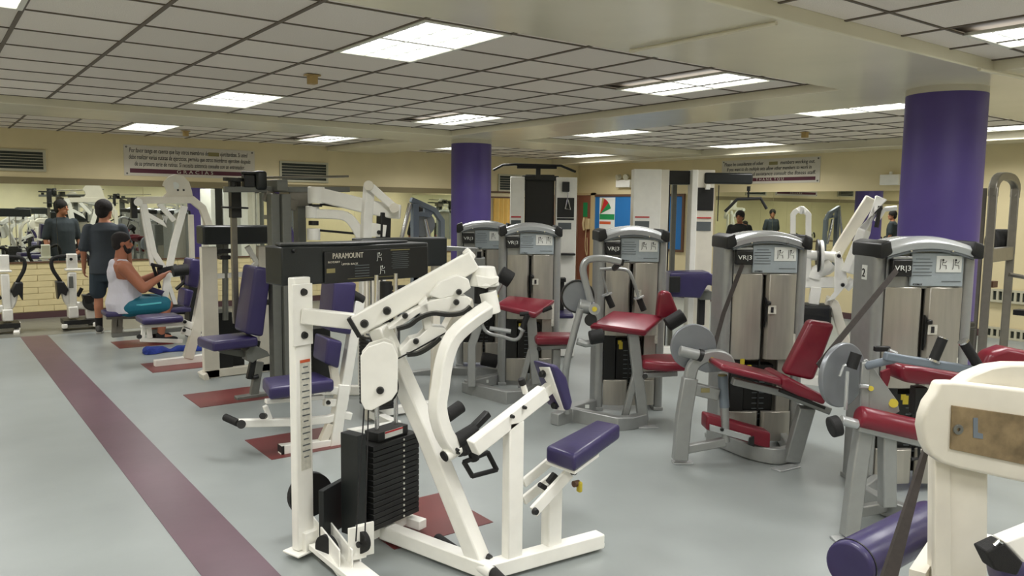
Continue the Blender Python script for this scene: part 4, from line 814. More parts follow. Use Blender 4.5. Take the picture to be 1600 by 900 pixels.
B().box(Pd(1160, 565, -.3), (.03, .005, .04), rz=TA).build('caution_label', 'yellow', t)
# --- E
t = thing('selector_machine', 'nearest silver machine numbered 2 with black strap and maroon leg roller pads', 'exercise machine', (5.0, 2.47, 0), 'row of silver machines')
tower(t, 5.02, 2.50, 4, '2', wd=.64); Pf = lambda x, y, k=0: vp(x, y, (3.95 + N_.x * k, 2.26 + N_.y * k), (R_.x, R_.y)); Pg = lambda x, y, k=0: vp(x, y, (4.5 + N_.x * k, 2.0 + N_.y * k), (R_.x, R_.y))
sil(B().tube([hz(1327, 838, .01), Pf(1338, 745), Pf(1352, 655)], .075, .085, up=R_), 'front_leg', t); B().box(hz(1325, 842, .006), (.17, .07, .012), rz=TA).build('foot_plate', 'silver3', t, bev=.003)
sil(B().tube([Pf(1350, 655, -.03), Pf(1350, 600, -.03), Pf(1352, 565, -.03)], .03, .05, up=R_), 'upright', t)
B().prism([Pf(*q, -.04) for q in ((1347, 563), (1353, 560), (1400, 625), (1404, 642), (1392, 648), (1348, 640))], N_ * .014).build('gusset_plate', 'silver', t, bev=.004)
B().cyl(Pf(1396, 630, -.02), Pf(1396, 630, -.015), .024, 22).build('round_sticker', 'yellow', t); B().cyl(Pf(1361, 607, -.02), Pf(1361, 607, .0), .014, 14).build('spring_pin', 'yellow', t); B().cyl(Pf(1343, 603, .0), Pf(1356, 604, .0), .012, 12).build('pin_stem', 'silver3', t)
c = Pf(1312, 585, -.12); B().cyl(c, c + V((-.12, -.99, 0)) * .03, .178, 40).build('cam_disc', 'greydisc', t, bev=.006)
B().cyl(Pf(1330, 575, -.03), Pf(1338, 552, -.03), .03, 16).build('hub', 'rubber', t); B().rt([Pf(1312, 588), Pf(1318, 572), Pf(1322, 570)], .007, 8).rt([Pf(1324, 580), Pf(1321, 640)], .01, 8).build('linkage', 'silver3', t)
B().cyl(Pf(1297, 668, .1), Pf(1312, 664, .1), .055, 22).build('foam_roller', 'rubber', t, bev=.008); B().cyl(Pf(1314, 656, .06), Pf(1340, 663, .06), .026, 18).build('roller_axle', 'silver3', t, bev=.003)
a, b = Pf(1340, 650, .05), Pf(1444, 674, .05); B().cyl(a, b, .058, 28).build('lower_leg_pad', 'maroon', t, bev=.02, seg=3); sil(B().tube([a - UP * .06 , b - UP * .065], .05, .04), 'pad_rail', t)
sil(B().tube([Pg(1386, 675, .1), Pg(1386, 790, .1)], .075, .075, up=R_), 'mid_post', t); sil(B().tube([Pf(1336, 800), hz(1386, 790, .06)], .05, .06), 'floor_tube', t); sil(B().tube([hz(1345, 770, .06), hz(1386, 792, .06), hz(1470, 822, .06)], .06, .1), 'base_rail', t)
sil(B().tube([hz(1345, 770, .06), hz(1380, 745, .06)], .05, .09), 'base_return', t)
pts = [Pg(1409, 572), Pg(1440, 573), Pg(1520, 588), Pg(1520, 607), Pg(1440, 602), Pg(1412, 598)]; B().prism(pts, -N_ * .2).build('thigh_pad', 'maroon', t, bev=.03, seg=4)
pts = [Pg(1531, 590, .1), Pg(1548, 552, .1), Pg(1575, 543, .1), Pg(1640, 556, .1), Pg(1640, 600, .1)]; B().prism(pts, -N_ * .12).build('chest_pad', 'maroon', t, bev=.03, seg=4)
B().rt([Pf(1352, 572, -.03), Pg(1402, 560, .15)], .022, 12).tube([Pg(1382, 556, .15), Pg(1410, 561, .15), Pg(1530, 580, .15)], .04, .045).build('arm_bar', 'blugrey', t, bev=.008)
for a, b in (((1459, 562), (1473, 529)), ((1530, 574), (1506, 535))):
    B().cyl(Pg(*a, .15), Pg(*b, .15), .026, 16).build('grip', 'rubber', t); B().cyl(Pg(*b, .15), Pg(b[0] + (b[0] - a[0]) * .06, b[1] + (b[1] - a[1]) * .06, .15), .028, 16).build('grip_end', 'chrome', t); B().cyl(Pg(*a, .15), Pg(a[0] + (a[0] - b[0]) * .1, a[1] + (a[1] - b[1]) * .1, .15), .036, 16).build('grip_collar', 'chrome', t)
B().box(Pf(1378, 545, -.3), (.09, .03, .03), rz=TA, ax=None).build('lever', 'black', t, bev=.005); B().cyl(Pf(1388, 548, -.28), Pf(1400, 553, -.28), .015, 12).build('lever_pin', 'silver3', t)
top = V((5.02, 2.50, 0)) - R_ * .22 + N_ * .19 + UP * 1.40; b = Pf(1278, 572, -.12); B().tube([top, b], .035, .005, up=N_).build('belt', 'strap', t)
B().prism([Pg(*q, -.1) for q in ((1375, 580), (1388, 575), (1388, 590), (1384, 603), (1376, 597))], N_ * .02).build('small_pad', 'maroon', t)
B().box(Pg(1415, 625, -.1), (.03, .005, .05), rz=TA).build('caution_label', 'yellow', t)
B().box(Pg(1434, 625, -.12), (.07, .06, .16), rz=TA).build('selector_block', 'black', t, bev=.006); B().rt([Pg(1432, 697, -.1), Pg(1436, 697, -.1), Pg(1436, 716, -.1), Pg(1424, 718, -.1)], .01, 8).build('hook', 'black', t)
# strap on machine D's tower
t = [o for o in bpy.data.objects if o.type == 'EMPTY' and 'sloping maroon' in o.get('label', '')][0]
top = V((4.99, 3.63, 0)) - R_ * .2 + N_ * .20 + UP * 1.36; B().tube([top, top - R_ * .13 - UP * .35 + N_ * .02, Pe(1113, 553, -.15)], .03, .005, up=N_).build('belt', 'strap', t)

# ---------------- multi-station cable towers
t = thing('cable_tower', 'white multi station cable tower with dark mesh centre and lat pulldown bar', 'exercise machine', (5.9, 7.3, 0))
c = dp(846, 400, 9.4); o = V((c.x, c.y, 0)); XT = V((RM[0][0], RM[1][0], 0)).normalized(); NT = V((XT.y, -XT.x, 0)); s = 9.4 / 1245.144; ra = math.atan2(XT.y, XT.x)
def qt(px, b, py): return o + XT * ((px - 846) * s) + NT * b + UP * (1.75 - (py - 324) * s)
def bxt(p0, p1, y0, y1, b0, b1, name, m, bev=.006, tt=None):
    a, b = qt(p0, 0, y0), qt(p1, 0, y1); w_ = (p1 - p0) * s; h_ = a.z - b.z
    return B().box((a + b) / 2 + NT * (b0 + b1) / 2, (w_, b1 - b0, h_), rz=ra).build(name, m, tt or t, bev=bev)
zb_ = 324 + 1.74 / s
bxt(796, 818, 278, zb_, -.15, .15, 'side_tower', 'white'); bxt(819, 864, 274, 545, -.12, .05, 'mesh_guard', 'black'); bxt(866, 898, 278, zb_, -.15, .15, 'side_tower', 'white')
bxt(868, 894, 309, 339, .15, .156, 'dark_window', 'black', .002); bxt(868, 894, 340, 343, .15, .156, 'header_strip', 'black', 0); bxt(870, 890, 347, 357, .15, .157, 'instruction_label', 'inkg', 0); bxt(798, 813, 344, 357, .15, .156, 'instruction_label', 'inkg', 0); bxt(798, 813, 338, 340, .15, .157, 'red_stripe', 'red', 0)
bxt(814, 870, 276, 283, -.1, .12, 'top_beam', 'black'); bxt(835, 842, 262, 282, .05, .15, 'bar_hanger', 'black')
bxt(875, 886, 285, 300, .15, .2, 'pulley_housing', 'black'); bxt(760, 850, zb_ - 14, zb_, .1, .2, 'floor_frame', 'white'); bxt(872, 896, 393, 396, .15, .3, 'side_handle', 'black')
B().rt([qt(770, .2, 269), qt(785, .2, 261), qt(803, .2, 260), qt(858, .2, 261), qt(872, .2, 261), qt(895, .2, 270)], .014, 8).build('pulldown_bar', 'iron', t); B().rt([qt(806, .2, 263), qt(866, .2, 263)], .024, 10).build('bar_grip', 'rubber', t)
B().rt([qt(884, .2, 300), qt(883, .2, 312)], .005, 6).rt([qt(883, .2, 312), qt(880, .2, 326), qt(888, .2, 327), qt(884, .2, 312)], .008, 6).build('stirrup_handle', 'chrome', t)
bxt(870, 882, 430, 436, .2, .35, 'seat_bracket', 'black'); bxt(874, 880, 435, 480, .2, .3, 'seat_post', 'black'); bxt(862, 892, 480, 487, .1, .6, 'seat', 'vinyl', .02)
t = thing('cable_tower', 'white cable tower with dark overhead boom in front of the blue bulletin board', 'exercise machine', (7.1, 6.3, 0))
c = dp(1060, 400, 9.3); o = V((c.x, c.y, 0)); s = 9.3 / 1245.144
def qt(px, b, py): return o + XT * ((px - 1060) * s) + NT * b + UP * (1.75 - (py - 327) * s)
zb_ = 327 + 1.74 / s
bxt(985, 1027, 267, zb_, -.1, .12, 'side_tower', 'white'); bxt(1026, 1040, 267, zb_, -.25, .08, 'shaded_side', 'cream')  # cream box paints in the shaded side of the white post
bxt(1074, 1083, 267, zb_, -.1, .12, 'side_tower', 'white'); bxt(1083, 1109, 267, zb_, -.1, .1, 'side_tower', 'cream'); bxt(1082, 1108, 294, 329, .10, .108, 'dark_window', 'black', .002)
bxt(1040, 1075, 268, 289, -.2, .0, 'top_beam', 'black'); bxt(1038, 1047, 288, zb_, -.2, -.1, 'rear_column', 'black'); bxt(1056, 1063, 288, zb_, -.4, -.3, 'rear_column', 'grey')
bxt(1093, 1167, 271, 288, .0, .12, 'boom', 'shroud', .02); bxt(1094, 1101, 289, 297, .1, .15, 'boom_bracket', 'white')
B().rt([qt(1117, .06, 290), qt(1117, .06, 345)], .006, 6).build('cable', 'rubber', t)
for a in (988, 1083.5): bxt(a, a + 22, 339, 341, .12 if a < 1000 else .1, .126 if a < 1000 else .108, 'red_stripe', 'red', 0); bxt(a, a + 22, 346, 360, .12 if a < 1000 else .1, .126 if a < 1000 else .107, 'instruction_label', 'inkg', 0)
B().cyl(qt(1163, .06, 291), qt(1163, .06, 298), .02).build('boom_hook', 'black', t); bxt(985, 1108, zb_ - 10, zb_, -.3, .3, 'floor_frame', 'white')
# the pull bar hanging from the boom
B().rt([qt(1163, .06, 296), qt(1163, .06, 308)], .01, 6).rt([qt(1128, .06, 330), qt(1146, .06, 311), qt(1182, .06, 309), qt(1192, .06, 325)], .018, 8).build('pull_bar', 'rubber', t)
q0 = qt(1068, .35, 439); pts = [qt(1032, .3, 420), qt(1088, .3, 418), qt(1100, .3, 424), qt(1104, .3, 434), qt(1098, .3, 440), qt(1088, .3, 437), qt(1078, .3, 457), qt(1032, .3, 456)]
B().prism(pts, NT * .3).build('preacher_pad', 'vinyl', t, bev=.02, seg=3); bxt(1030, 1046, 425, 448, .6, .65, 'pad_plate', 'black'); bxt(1081, 1090, 455, 500, .35, .45, 'pad_post', 'rubber'); bxt(1080, 1098, 448, 461, .3, .5, 'pad_clamp', 'grey')
bxt(1027, 1060, 535, 545, .3, .4, 'side_frame', 'white')

# ---------------- white plate loaded machine in front of the right mirror
t = thing('plate_loaded_press', 'white plate loaded press with two long tilted arms before the right mirror', 'exercise machine', (7.3, 4.5, 0))
o_ = dp(1300, 450, 8); P = lambda x, y, k=0: vp(x, y, (o_.x, o_.y), (.62, -.79)) + V((-.79, -.62, 0)) * k
B().tube([P(1364, 309, -.1), P(1316, 385, -.1), P(1302, 410, -.1)], .09, .11).build('arm', 'cream', t, bev=.01); B().tube([P(1374, 309, .1), P(1348, 360, .1), P(1322, 425, .1)], .09, .11).build('arm', 'white', t, bev=.01)
B().tube(sm([P(1238, 440, 0), P(1239, 350), P(1240, 334), P(1250, 328), P(1262, 334), P(1263, 350), P(1263, 440)], 3), .08, .05, up=(.62, -.79, 0)).build('loop_post', 'white', t, bev=.01)
B().cyl(P(1252, 398), P(1305, 401), .05, 18).build('weight_horn', 'white', t); a, b = P(1280, 400), P(1286, 400); B().cyl(a, b, .16, 28).build('disc', 'white', t, bev=.01); B().cyl(P(1276, 400), P(1279, 400), .17, 28).build('disc_rim', 'black', t)
B().tube([P(1240, 441), P(1310, 441)], .08, .11).build('cross_member', 'white', t, bev=.008)
B().prism([P(*q, .05) for q in ((1303, 396), (1311, 392), (1320, 420), (1323, 442), (1303, 466), (1290, 470), (1302, 455))], V((-.79, -.62, 0)) * .03).build('side_plate', 'white', t, bev=.006)
B().rt(sm([P(1300, 412), P(1290, 420), P(1276, 425), P(1272, 435)], 3), .07, 12).build('pivot_casting', 'white', t); bolts(t, [P(1309, 399, .09), P(1315, 444, .09)], (-.79, -.62, 0), .02)
B().cyl(P(1320, 450), P(1333, 437), .05, 14).build('lower_horn', 'white', t); B().tube([P(1275, 448), P(1271, 475)], .1, .1, up=(.62, -.79, 0)).build('rear_strut', 'white', t, bev=.008)
B().tube(sm([P(1290, 470), P(1303, 475), P(1310, 500), P(1322, 540), P(1326, 590)], 3), .1, .09, up=(.62, -.79, 0)).build('curved_leg', 'cream', t, bev=.01)
B().rt([P(1378, 327, .1), P(1398, 325, .1)], .025, 10).rt([P(1378, 327, .1), P(1366, 346, .1)], .025, 10).build('handle', 'white', t); B().tube([P(1372, 322, .12), P(1366, 355, .12)], .03, .03).build('handle_plate', 'black', t)
B().box(P(1268, 490), (.35, .3, .2), rz=-.9).build('seat_pad', 'black', t, bev=.03, seg=3); a = P(1270, 500); B().box((a.x, a.y, .3), (.1, .1, .6)).build('seat_post', 'white', t)
a, b = P(1300, 522, .1), P(1360, 530, .1); B().tube([V((a.x, a.y, .3)), V((b.x, b.y, .3))], .1, .08).build('side_frame', 'white', t); B().tube([V((a.x, a.y, .04)), V((P(1240, 500).x, P(1240, 500).y, .04))], .12, .08).box((a.x, a.y, .15), (.1, .1, .3)).build('floor_frame', 'white', t)
# ---------------- steel rack at the right edge
t = thing('power_rack', 'tall grey steel rack with rounded top bars at the right edge', 'rack', (8.5, 3.5, 0))
P = lambda x, y, k=0: dp(x, y, 7.6 + k)
A0 = P(1533, 300, -.2); A1 = P(1580, 300, .2)
def vpost(xb, xt, k, name): a = P(xb, 560, k); b = P(xt, 300, k); B().box((b.x, b.y, 1.0), (.075, .075, 1.98 if k else 1.9), rz=.4).build(name, 'steel', t, bev=.01); return V((b.x, b.y, 1.97))
a = vpost(1538, 1552, -.2, 'upright'); b = vpost(1590, 1586, .3, 'upright')
B().tube(sm([V((a.x, a.y, 1.9)), V((a.x, a.y, 2.02)).lerp(b, .03), V((a.x, a.y, 2.09)).lerp(V((b.x, b.y, 2.09)), .25), V((a.x, a.y, 2.09)).lerp(V((b.x, b.y, 2.09)), .75), V((b.x, b.y, 2.02)), V((b.x, b.y, 1.9))], 3), .075, .07, up=(0, 1, 0)).build('top_hoop', 'steel', t, bev=.01)
a3 = P(1537, 400, -.0); B().box((a3.x - .1, a3.y, 1.0), (.06, .06, 1.96), rz=.4).build('upright', 'steel', t, bev=.008)
B().tube([V((a.x, a.y, P(1555, 398).z)), V((b.x, b.y, P(1555, 398).z))], .07, .13).build('cross_member', 'steel', t, bev=.006); B().box(P(1551, 444), (.1, .05, .06)).build('bar_catch', 'woodtrim', t)
B().cyl(P(1548, 378, .5), P(1575, 378, .5), .13, 24).build('stored_roller', 'rubber', t, bev=.02)
B().box((a.x, a.y - .0, .04), (.12, .9, .08), rz=.4).box((b.x, b.y, .04), (.12, .9, .08), rz=.4).build('base', 'steel', t)
B().rt([P(1577, 429), P(1600, 433)], .02, 8).build('weight_peg', 'steel', t)
c = P(1612, 440, -.3); o = B().cyl(c, c + V((.35, -.9, 0)).normalized() * .05, .23, 36).build('weight_disc', 'iron', bev=.012, seg=3); tag(o, 'black iron weight plate hung on the steel rack at the right edge', 'weight plate')
o = B().box(P(1596, 488, -.3), (.12, .1, .05)).rt([P(1588, 490, -.3), P(1612, 484, -.3)], .02, 8).build('rack_clamp', 'iron', bev=.005); tag(o, 'small dark clamp under the iron plate on the steel rack', 'clamp')
P = lambda x, y, k=0: dp(x, y, 6.28 + k)
o = B().box(P(1502, 528), (.17, .12, .26)).box(P(1502, 512), (.2, .14, .03)).build('trash_bin', 'black', bev=.01); o.name = 'speaker_box'; tag(o, 'small black box fixed low on the thick purple column', 'box')

# ---------------- foreground white machine, lower right
t = thing('leg_extension_machine', 'cropped off white machine at the lower right with rusted plate and purple roller', 'exercise machine', (2.75, 1.0, 0))
P = lambda x, y, k=0: vp(x, y, (2.56 + .5 * k, 1.14 + .87 * k), (.87, -.5))     # frontal plane
hd = [(1445, 650), (1442, 668), (1447, 695), (1456, 712), (1472, 724), (1500, 733), (1680, 772), (1680, 620), (1600, 609), (1490, 597), (1470, 597), (1463, 615), (1452, 630)]
B().prism([P(*q) for q in hd], V((.5, .87, 0)) * .05).build('head_plate', 'cream', t, bev=.012, seg=3)
B().prism([P(*q, .05) for q in ((1500, 600), (1520, 585), (1550, 573), (1580, 569), (1680, 570), (1680, 640), (1500, 625))], V((.5, .87, 0)) * .06).build('rear_disc', 'cream', t, bev=.01)
B().prism([P(*q, -.008) for q in ((1489, 634), (1680, 662), (1680, 743), (1486, 702))], V((.5, .87, 0)) * .01).build('rusty_plate', 'rust', t, bev=.001)
B().ring(P(1497, 671, -.01), (.5, .87, 0), .006, .016, .008, 20).build('plate_rivet', 'grey', t, bev=.001); B().prism([P(*q, -.01) for q in ((1521, 653), (1528, 653), (1528, 676), (1536, 678), (1536, 686), (1521, 684))], V((.5, .87, 0)) * .004).build('slot_mark', 'blugrey', t)
a = P(1478, 700, .03); b = P(1485, 900, .03); z = lambda x, y: P(x, y, .05)
B().prism([P(1462, 700, .052), P(1486, 715, .052), P(1490, 1300, .052), P(1458, 1300, .052)], V((.5, .87, 0)) * .02).build('post_edge', 'cream', t, bev=.004)
pc = P(1513, 800, .11); gx = V((.87, -.5, 0)); B().box((pc.x, pc.y, pc.z / 2 + .12), (.125, .11, pc.z * 1 + .35 - .1), rz=math.atan2(-.5, .87)).build('post', 'cream', t, bev=.012, seg=3) if 0 else None
B().prism([P(1478, 690, .06), P(1546, 690, .06), P(1542, 1290, .06), P(1474, 1290, .06)], V((.5, .87, 0)) * .1).build('post', 'cream', t, bev=.012, seg=3)
g0, g1 = hz(1500, 1200, .04), hz(1760, 900, .04); B().tube([V((P(1490, 900).x + .1, P(1490, 900).y + .05, .04)), V((P(1490, 900).x + .9, P(1490, 900).y - .3, .04))], .1, .08).build('base_rail', 'cream', t, bev=.006)
P2 = lambda x, y, d=2.9: dp(x, y, d)
a, b = P2(1325, 885, 2.75), P2(1455, 815, 3.15); B().cyl(a, b, .085, 40).build('roller_pad', 'vinyl', t, bev=.012, seg=3); dd = (b - a).normalized(); B().ring(a + dd * .03, dd, .084, .0875, .006, 40).build('roller_seam', 'black', t)
B().prism([dp(1446, 700, 2.62), dp(1453, 700, 2.62), dp(1400, 915, 2.5), dp(1375, 915, 2.5)], V((.006, .012, 0))).build('strap', 'strap', t)
B().cyl(b, b + dd * .35, .03, 16).build('roller_axle', 'chrome', t); B().tube([b + dd * .3, V((P(1500, 800).x, P(1500, 800).y + .12, (b + dd * .3).z))], .05, .05).build('axle_arm', 'cream', t)
B().tube([dp(1530, 843, 2.9), dp(1640, 868, 2.75)], .05, .04).build('rear_rail', 'white', t, bev=.004)
B().prism([dp(1540, 862, 2.3), dp(1570, 848, 2.3), dp(1600, 880, 2.3), dp(1590, 900, 2.3), dp(1555, 892, 2.3)], V((.03, .05, 0))).build('lever_block', 'rubber', t, bev=.006)
B().prism([dp(1570, 848, 2.32), dp(1640, 820, 2.32), dp(1640, 880, 2.32), dp(1600, 880, 2.32)], V((.03, .05, 0))).build('lever_arm', 'white', t, bev=.006)
B().cyl(dp(1556, 900, 2.45), dp(1640, 880, 2.45), .06, 28).build('small_roller', 'vinyl', t, bev=.02, seg=3); B().rt([dp(1553, 852, 2.3), dp(1560, 845, 2.3), dp(1566, 848, 2.3)], .006, 8).build('lever_ring', 'chrome', t)

# ---------------- exercise bikes by the wall
def bike(lab, group):
    P = lambda x, y, k=0: yp(x, y, 12.35 + k)
    t = thing('exercise_bike', lab, 'exercise bike', (1.75, 12.35, 0), group)
    B().tube([P(99, 510), P(153, 507)], .1, .06).tube([P(101, 510, -.25), P(101, 510, .25)], .07, .06).tube([P(150, 507, -.25), P(150, 507, .25)], .07, .06).build('base_frame', 'white', t, bev=.01)
    B().tube([P(141, 483), P(144, 508)], .1, .13, up=(1, 0, 0)).build('rear_post', 'white', t, bev=.01)
    B().tube(sm([P(101, 455), P(105, 468), P(113, 476), P(135, 478), P(140, 486)], 3), .1, .1).build('frame_arm', 'white', t, bev=.02)
    B().tube([P(113, 478), P(112, 425)], .14, .1, up=(1, 0, 0)).tube([P(113, 478), P(114, 496)], .2, .12, up=(1, 0, 0)).build('column', 'white', t, bev=.015); B().box(P(111, 441, -.08), (.055, .01, .16)).build('column_slot', 'grey', t, bev=.005)
    B().box(P(112, 409), (.13, .1, .22)).box(P(114, 421), (.2, .14, .03)).build('console', 'white', t, bev=.01); B().cyl(P(111, 405, -.055), P(111, 405, -.06), .02, 12).build('console_knob', 'black', t)
    B().rt(sm([P(106, 400), P(92, 401), P(81, 406), P(82, 420), P(92, 436), P(104, 455)], 4), .025, 10).build('handlebar', 'rubber', t)
    B().rt(sm([P(118, 404), P(132, 397), P(139, 405), P(140, 415)], 4), .025, 10).build('handlebar', 'rubber', t) if 1 else None
    B().prism([P(88, 440, -.1), P(100, 440, -.1), P(107, 452, -.1), P(104, 463, -.1), P(96, 458, -.1), P(91, 469, -.1)], (0, .2, 0)).build('seat_back', 'black', t, bev=.015)
    B().cyl(P(145, 471, -.08), P(145, 471, .08), .13, 28).prism([P(129, 461, -.08), P(157, 461, -.08), P(156, 475, -.08), P(133, 474, -.08)], (0, .16, 0)).build('flywheel_cover', 'black', t, bev=.01)
    B().cyl(P(148, 474, -.085), P(148, 474, -.1), .025, 12).build('crank_hub', 'grey', t); B().rt([P(121, 463), P(128, 450)], .025, 8).build('side_grip', 'rubber', t); B().box(P(123, 501), (.4, .35, .06)).build('step', 'black', t)
    return t
b1_ = bike('white exercise bike with black curved handles left of the standing man', 'exercise bikes by the mirror wall')
b2_ = b1_.copy(); C.objects.link(b2_); b2_['label'] = 'white exercise bike cut off by the left edge of the photo'
for ch in list(b1_.children):
    c = ch.copy(); C.objects.link(c); c.parent = b2_
b2_.location = (.80, 12.45, 0); b2_.rotation_euler = (0, 0, math.pi)

# ---------------- towel on the floor
bm_ = B(); rings = []
n = 26
for i in range(n + 1):
    u = i / n; x = 2.02 + .86 * u; yc = 9.86 + .04 * math.sin(u * 7); wv = .10 + .04 * math.sin(u * 9 + 1); hh = .07 + .025 * math.sin(u * 13) + .015 * math.sin(u * 31)
    if i in (0, n): wv *= .4; hh *= .5
    rings.append([(x + .02 * math.sin(5 * a + i), yc + wv * math.cos(a) * (1 + .12 * math.sin(3 * a + i)), max(.003, hh * (.9 + .1 * math.cos(4 * a + i * 1.7)) * math.sin(a)) if math.sin(a) > 0 else .003) for a in [q * 2 * math.pi / 14 for q in range(14)]])
o = bm_.loft(rings).build('towel', 'towel'); md = o.modifiers.new('s', 'SUBSURF'); md.levels = md.render_levels = 1; tag(o, 'crumpled blue towel lying on the floor below the small purple seat', 'towel')

# ================================================================ PEOPLE
def body_mesh(name, m, parent, parts, voxel=.011, smooth=4):
    b = B()
    for p in parts:
        k = p[0]
        if k == 'c':      # tapered capsule: a, b, ra, rb
            a, c_, ra, rb = V(p[1]), V(p[2]), p[3], p[4]; b.cyl(a, c_, ra, 14, rb); b.ball(a, ra, 14, 8); b.ball(c_, rb, 14, 8)
        elif k == 'e':    # ellipsoid: centre, radii, axes
            b.ball(p[1], 1, 18, 12, sc=p[2], ax=p[3] if len(p) > 3 else None)
        elif k == 'l':    # loft of ellipses: (centre, rx, ry) with axes
            X, Y = p[2]; b.loft([[V(c_) + X * rx * math.cos(a) + Y * ry * math.sin(a) for a in [q * 2 * math.pi / 20 for q in range(20)]] for c_, rx, ry in p[1]])
        elif k == 'b': b.box(p[1], p[2], p[3] if len(p) > 3 else 0)
    o = b.build(name, m, parent); r = o.modifiers.new('remesh', 'REMESH'); r.mode = 'VOXEL'; r.voxel_size = voxel; r.use_smooth_shade = True
    s_ = o.modifiers.new('smooth', 'SMOOTH'); s_.factor = .6; s_.iterations = smooth; return o
def axes(yaw): return V((math.cos(yaw), math.sin(yaw), 0)), V((-math.sin(yaw), math.cos(yaw), 0))      # forward, left
def head_parts(c, F, L, tilt=0):
    return [('e', c + UP * .025, (.098, .078, .105), (F, L, UP)), ('e', c + F * .015 - UP * .05, (.078, .062, .075), (F, L, UP)), ('c', c + F * .095 + UP * .012, c + F * .112 - UP * .022, .010, .017),
            ('e', c + L * .078, (.018, .010, .032), (F, L, UP)), ('e', c - L * .078, (.018, .010, .032), (F, L, UP)), ('e', c + F * .09 - UP * .055, (.014, .026, .010), (F, L, UP)), ('e', c + F * .085 - UP * .09, (.02, .025, .018), (F, L, UP)),
            ('c', c - F * .015 - UP * .05, c - F * .03 - UP * .17, .055, .062)]
def face(t, c, F, L, eye=True):
    for s_ in (-1, 1): B().ball(c + F * .088 + L * s_ * .032 + UP * .022, .011, 8, 6).build('eye', 'blackc', t); B().rt([c + F * .094 + L * s_ * .018 + UP * .044, c + F * .088 + L * s_ * .05 + UP * .042], .005, 6).build('eyebrow', 'hair', t)
def hand_parts(w, d, up, side):       # wrist, finger direction, palm normal, thumb side
    d = V(d).normalized(); side = V(side).normalized(); up = V(up).normalized()
    out = [('e', w + d * .045, (.05, .038, .018), (d, side, up))]
    for i, (o_, l) in enumerate(((.028, .068), (.010, .076), (-.009, .07), (-.027, .055))):
        k = w + d * .085 + side * o_; k2 = k + d * l * .55 + up * -.012; out += [('c', w + d * .06 + side * o_, k, .0095, .0092), ('c', k, k2, .009, .0085), ('c', k2, k2 + d * l * .2 - up * .028, .0085, .0075)]
    out += [('c', w + d * .02 + side * .03, w + d * .05 + side * .055, .012, .011), ('c', w + d * .05 + side * .055, w + d * .085 + side * .058 - up * .008, .0105, .009)]
    return out
# standing man: back to us, looking into the mirror and to the right
def standing(lab, x, y, yaw, hyaw, shirt, shorts, skin='skin', hr='hair', cap=False, hs=1.0):
    t = thing('person', lab, 'person', (x, y, 0)); F, L = axes(yaw); HF, HL = axes(hyaw); o = V((x, y, 0)); q = lambda f, l, z: o + F * f + L * l + UP * z * hs
    hc = q(.02, 0, 1.63)
    parts = head_parts(hc, HF, HL)
    parts += [('l', [(q(-.01, 0, .84), .11, .17), (q(-.01, 0, .95), .13, .185), (q(0, 0, 1.08), .12, .17), (q(0, 0, 1.25), .125, .185), (q(-.01, 0, 1.38), .11, .19), (q(-.01, 0, 1.45), .07, .12), (q(-.0, 0, 1.5), .055, .06)], (F, L))]
    for s_ in (-1, 1):
        sh, el, wr_ = q(-.01, s_ * .205, 1.40), q(-.03, s_ * .265, 1.11), q(.08, s_ * .28, .87)
        parts += [('c', sh, el, .058, .042), ('c', el, wr_, .04, .027)]; parts += hand_parts(wr_, (wr_ - el), L * s_, F)
        hp_, kn, an = q(0, s_ * .095, .88), q(.02, s_ * .115, .48), q(-.01, s_ * .12, .09)
        parts += [('c', hp_, kn, .09, .058), ('c', kn, kn.lerp(an, .35) - F * .015, .055, .058), ('c', kn.lerp(an, .35) - F * .015, an, .056, .036), ('c', an - UP * .03, an + F * .15 - UP * .05, .036, .03)]
    body_mesh('body', skin, t, parts, .009, 3)
    cl = [('l', [(q(-.01, 0, .80), .16, .215), (q(-.01, 0, .95), .155, .21), (q(0, 0, 1.1), .145, .20), (q(0, 0, 1.25), .145, .21), (q(-.01, 0, 1.38), .13, .225), (q(-.01, 0, 1.44), .095, .16), (q(-.0, 0, 1.485), .07, .08)], (F, L))]
    for s_ in (-1, 1): cl += [('c', q(-.01, s_ * .195, 1.39), q(-.025, s_ * .26, 1.15), .078, .07)]
    body_mesh('t_shirt', shirt, t, cl, .012, 4)
    sh_ = [('l', [(q(0, 0, .70), .13, .19), (q(0, 0, .9), .15, .2)], (F, L))]
    for s_ in (-1, 1): sh_ += [('c', q(0, s_ * .1, .82), q(.01, s_ * .12, .56), .115, .105)]
    body_mesh('shorts', shorts, t, sh_, .012, 3)
    body_mesh('hair', hr, t, [('e', hc + UP * .055 - HF * .022, (.118, .104, .108), (HF, HL, UP)), ('e', hc - HF * .055, (.075, .09, .10), (HF, HL, UP))] + [('e', hc + UP * (.06 + .07 * math.sin(a)) + HL * .07 * math.cos(a) - HF * (.03 + .02 * math.sin(3 * a)), (.035, .03, .03), (HF, HL, UP)) for a in [i * .6 for i in range(6)]], .009, 2)
    face(t, hc, HF, HL)
    for s_ in (-1, 1):
        an = q(-.01, s_ * .12, .09); B().cyl(an - UP * .02, an + UP * .12, .044, 16, .048).build('sock', 'blackc', t)
        f_ = [('e', an + F * .05 - UP * .045, (.135, .048, .035), (F, L, UP)), ('e', an - F * .01 - UP * .02, (.06, .045, .05), (F, L, UP))]; body_mesh('shoe', 'shoe', t, f_, .01, 2)
        B().prism([an + F * a + L * b - UP * .089 for a, b in ((-.075, -.03), (-.075, .03), (.05, .05), (.15, .04), (.185, 0), (.15, -.04), (.05, -.05))], UP * .022).build('shoe_sole', 'sole', t, bev=.004)
    return t
standing('man in dark grey t-shirt and dark shorts standing with his back turned', 2.0, 11.75, math.radians(75), math.radians(40), 'tgrey', 'short')
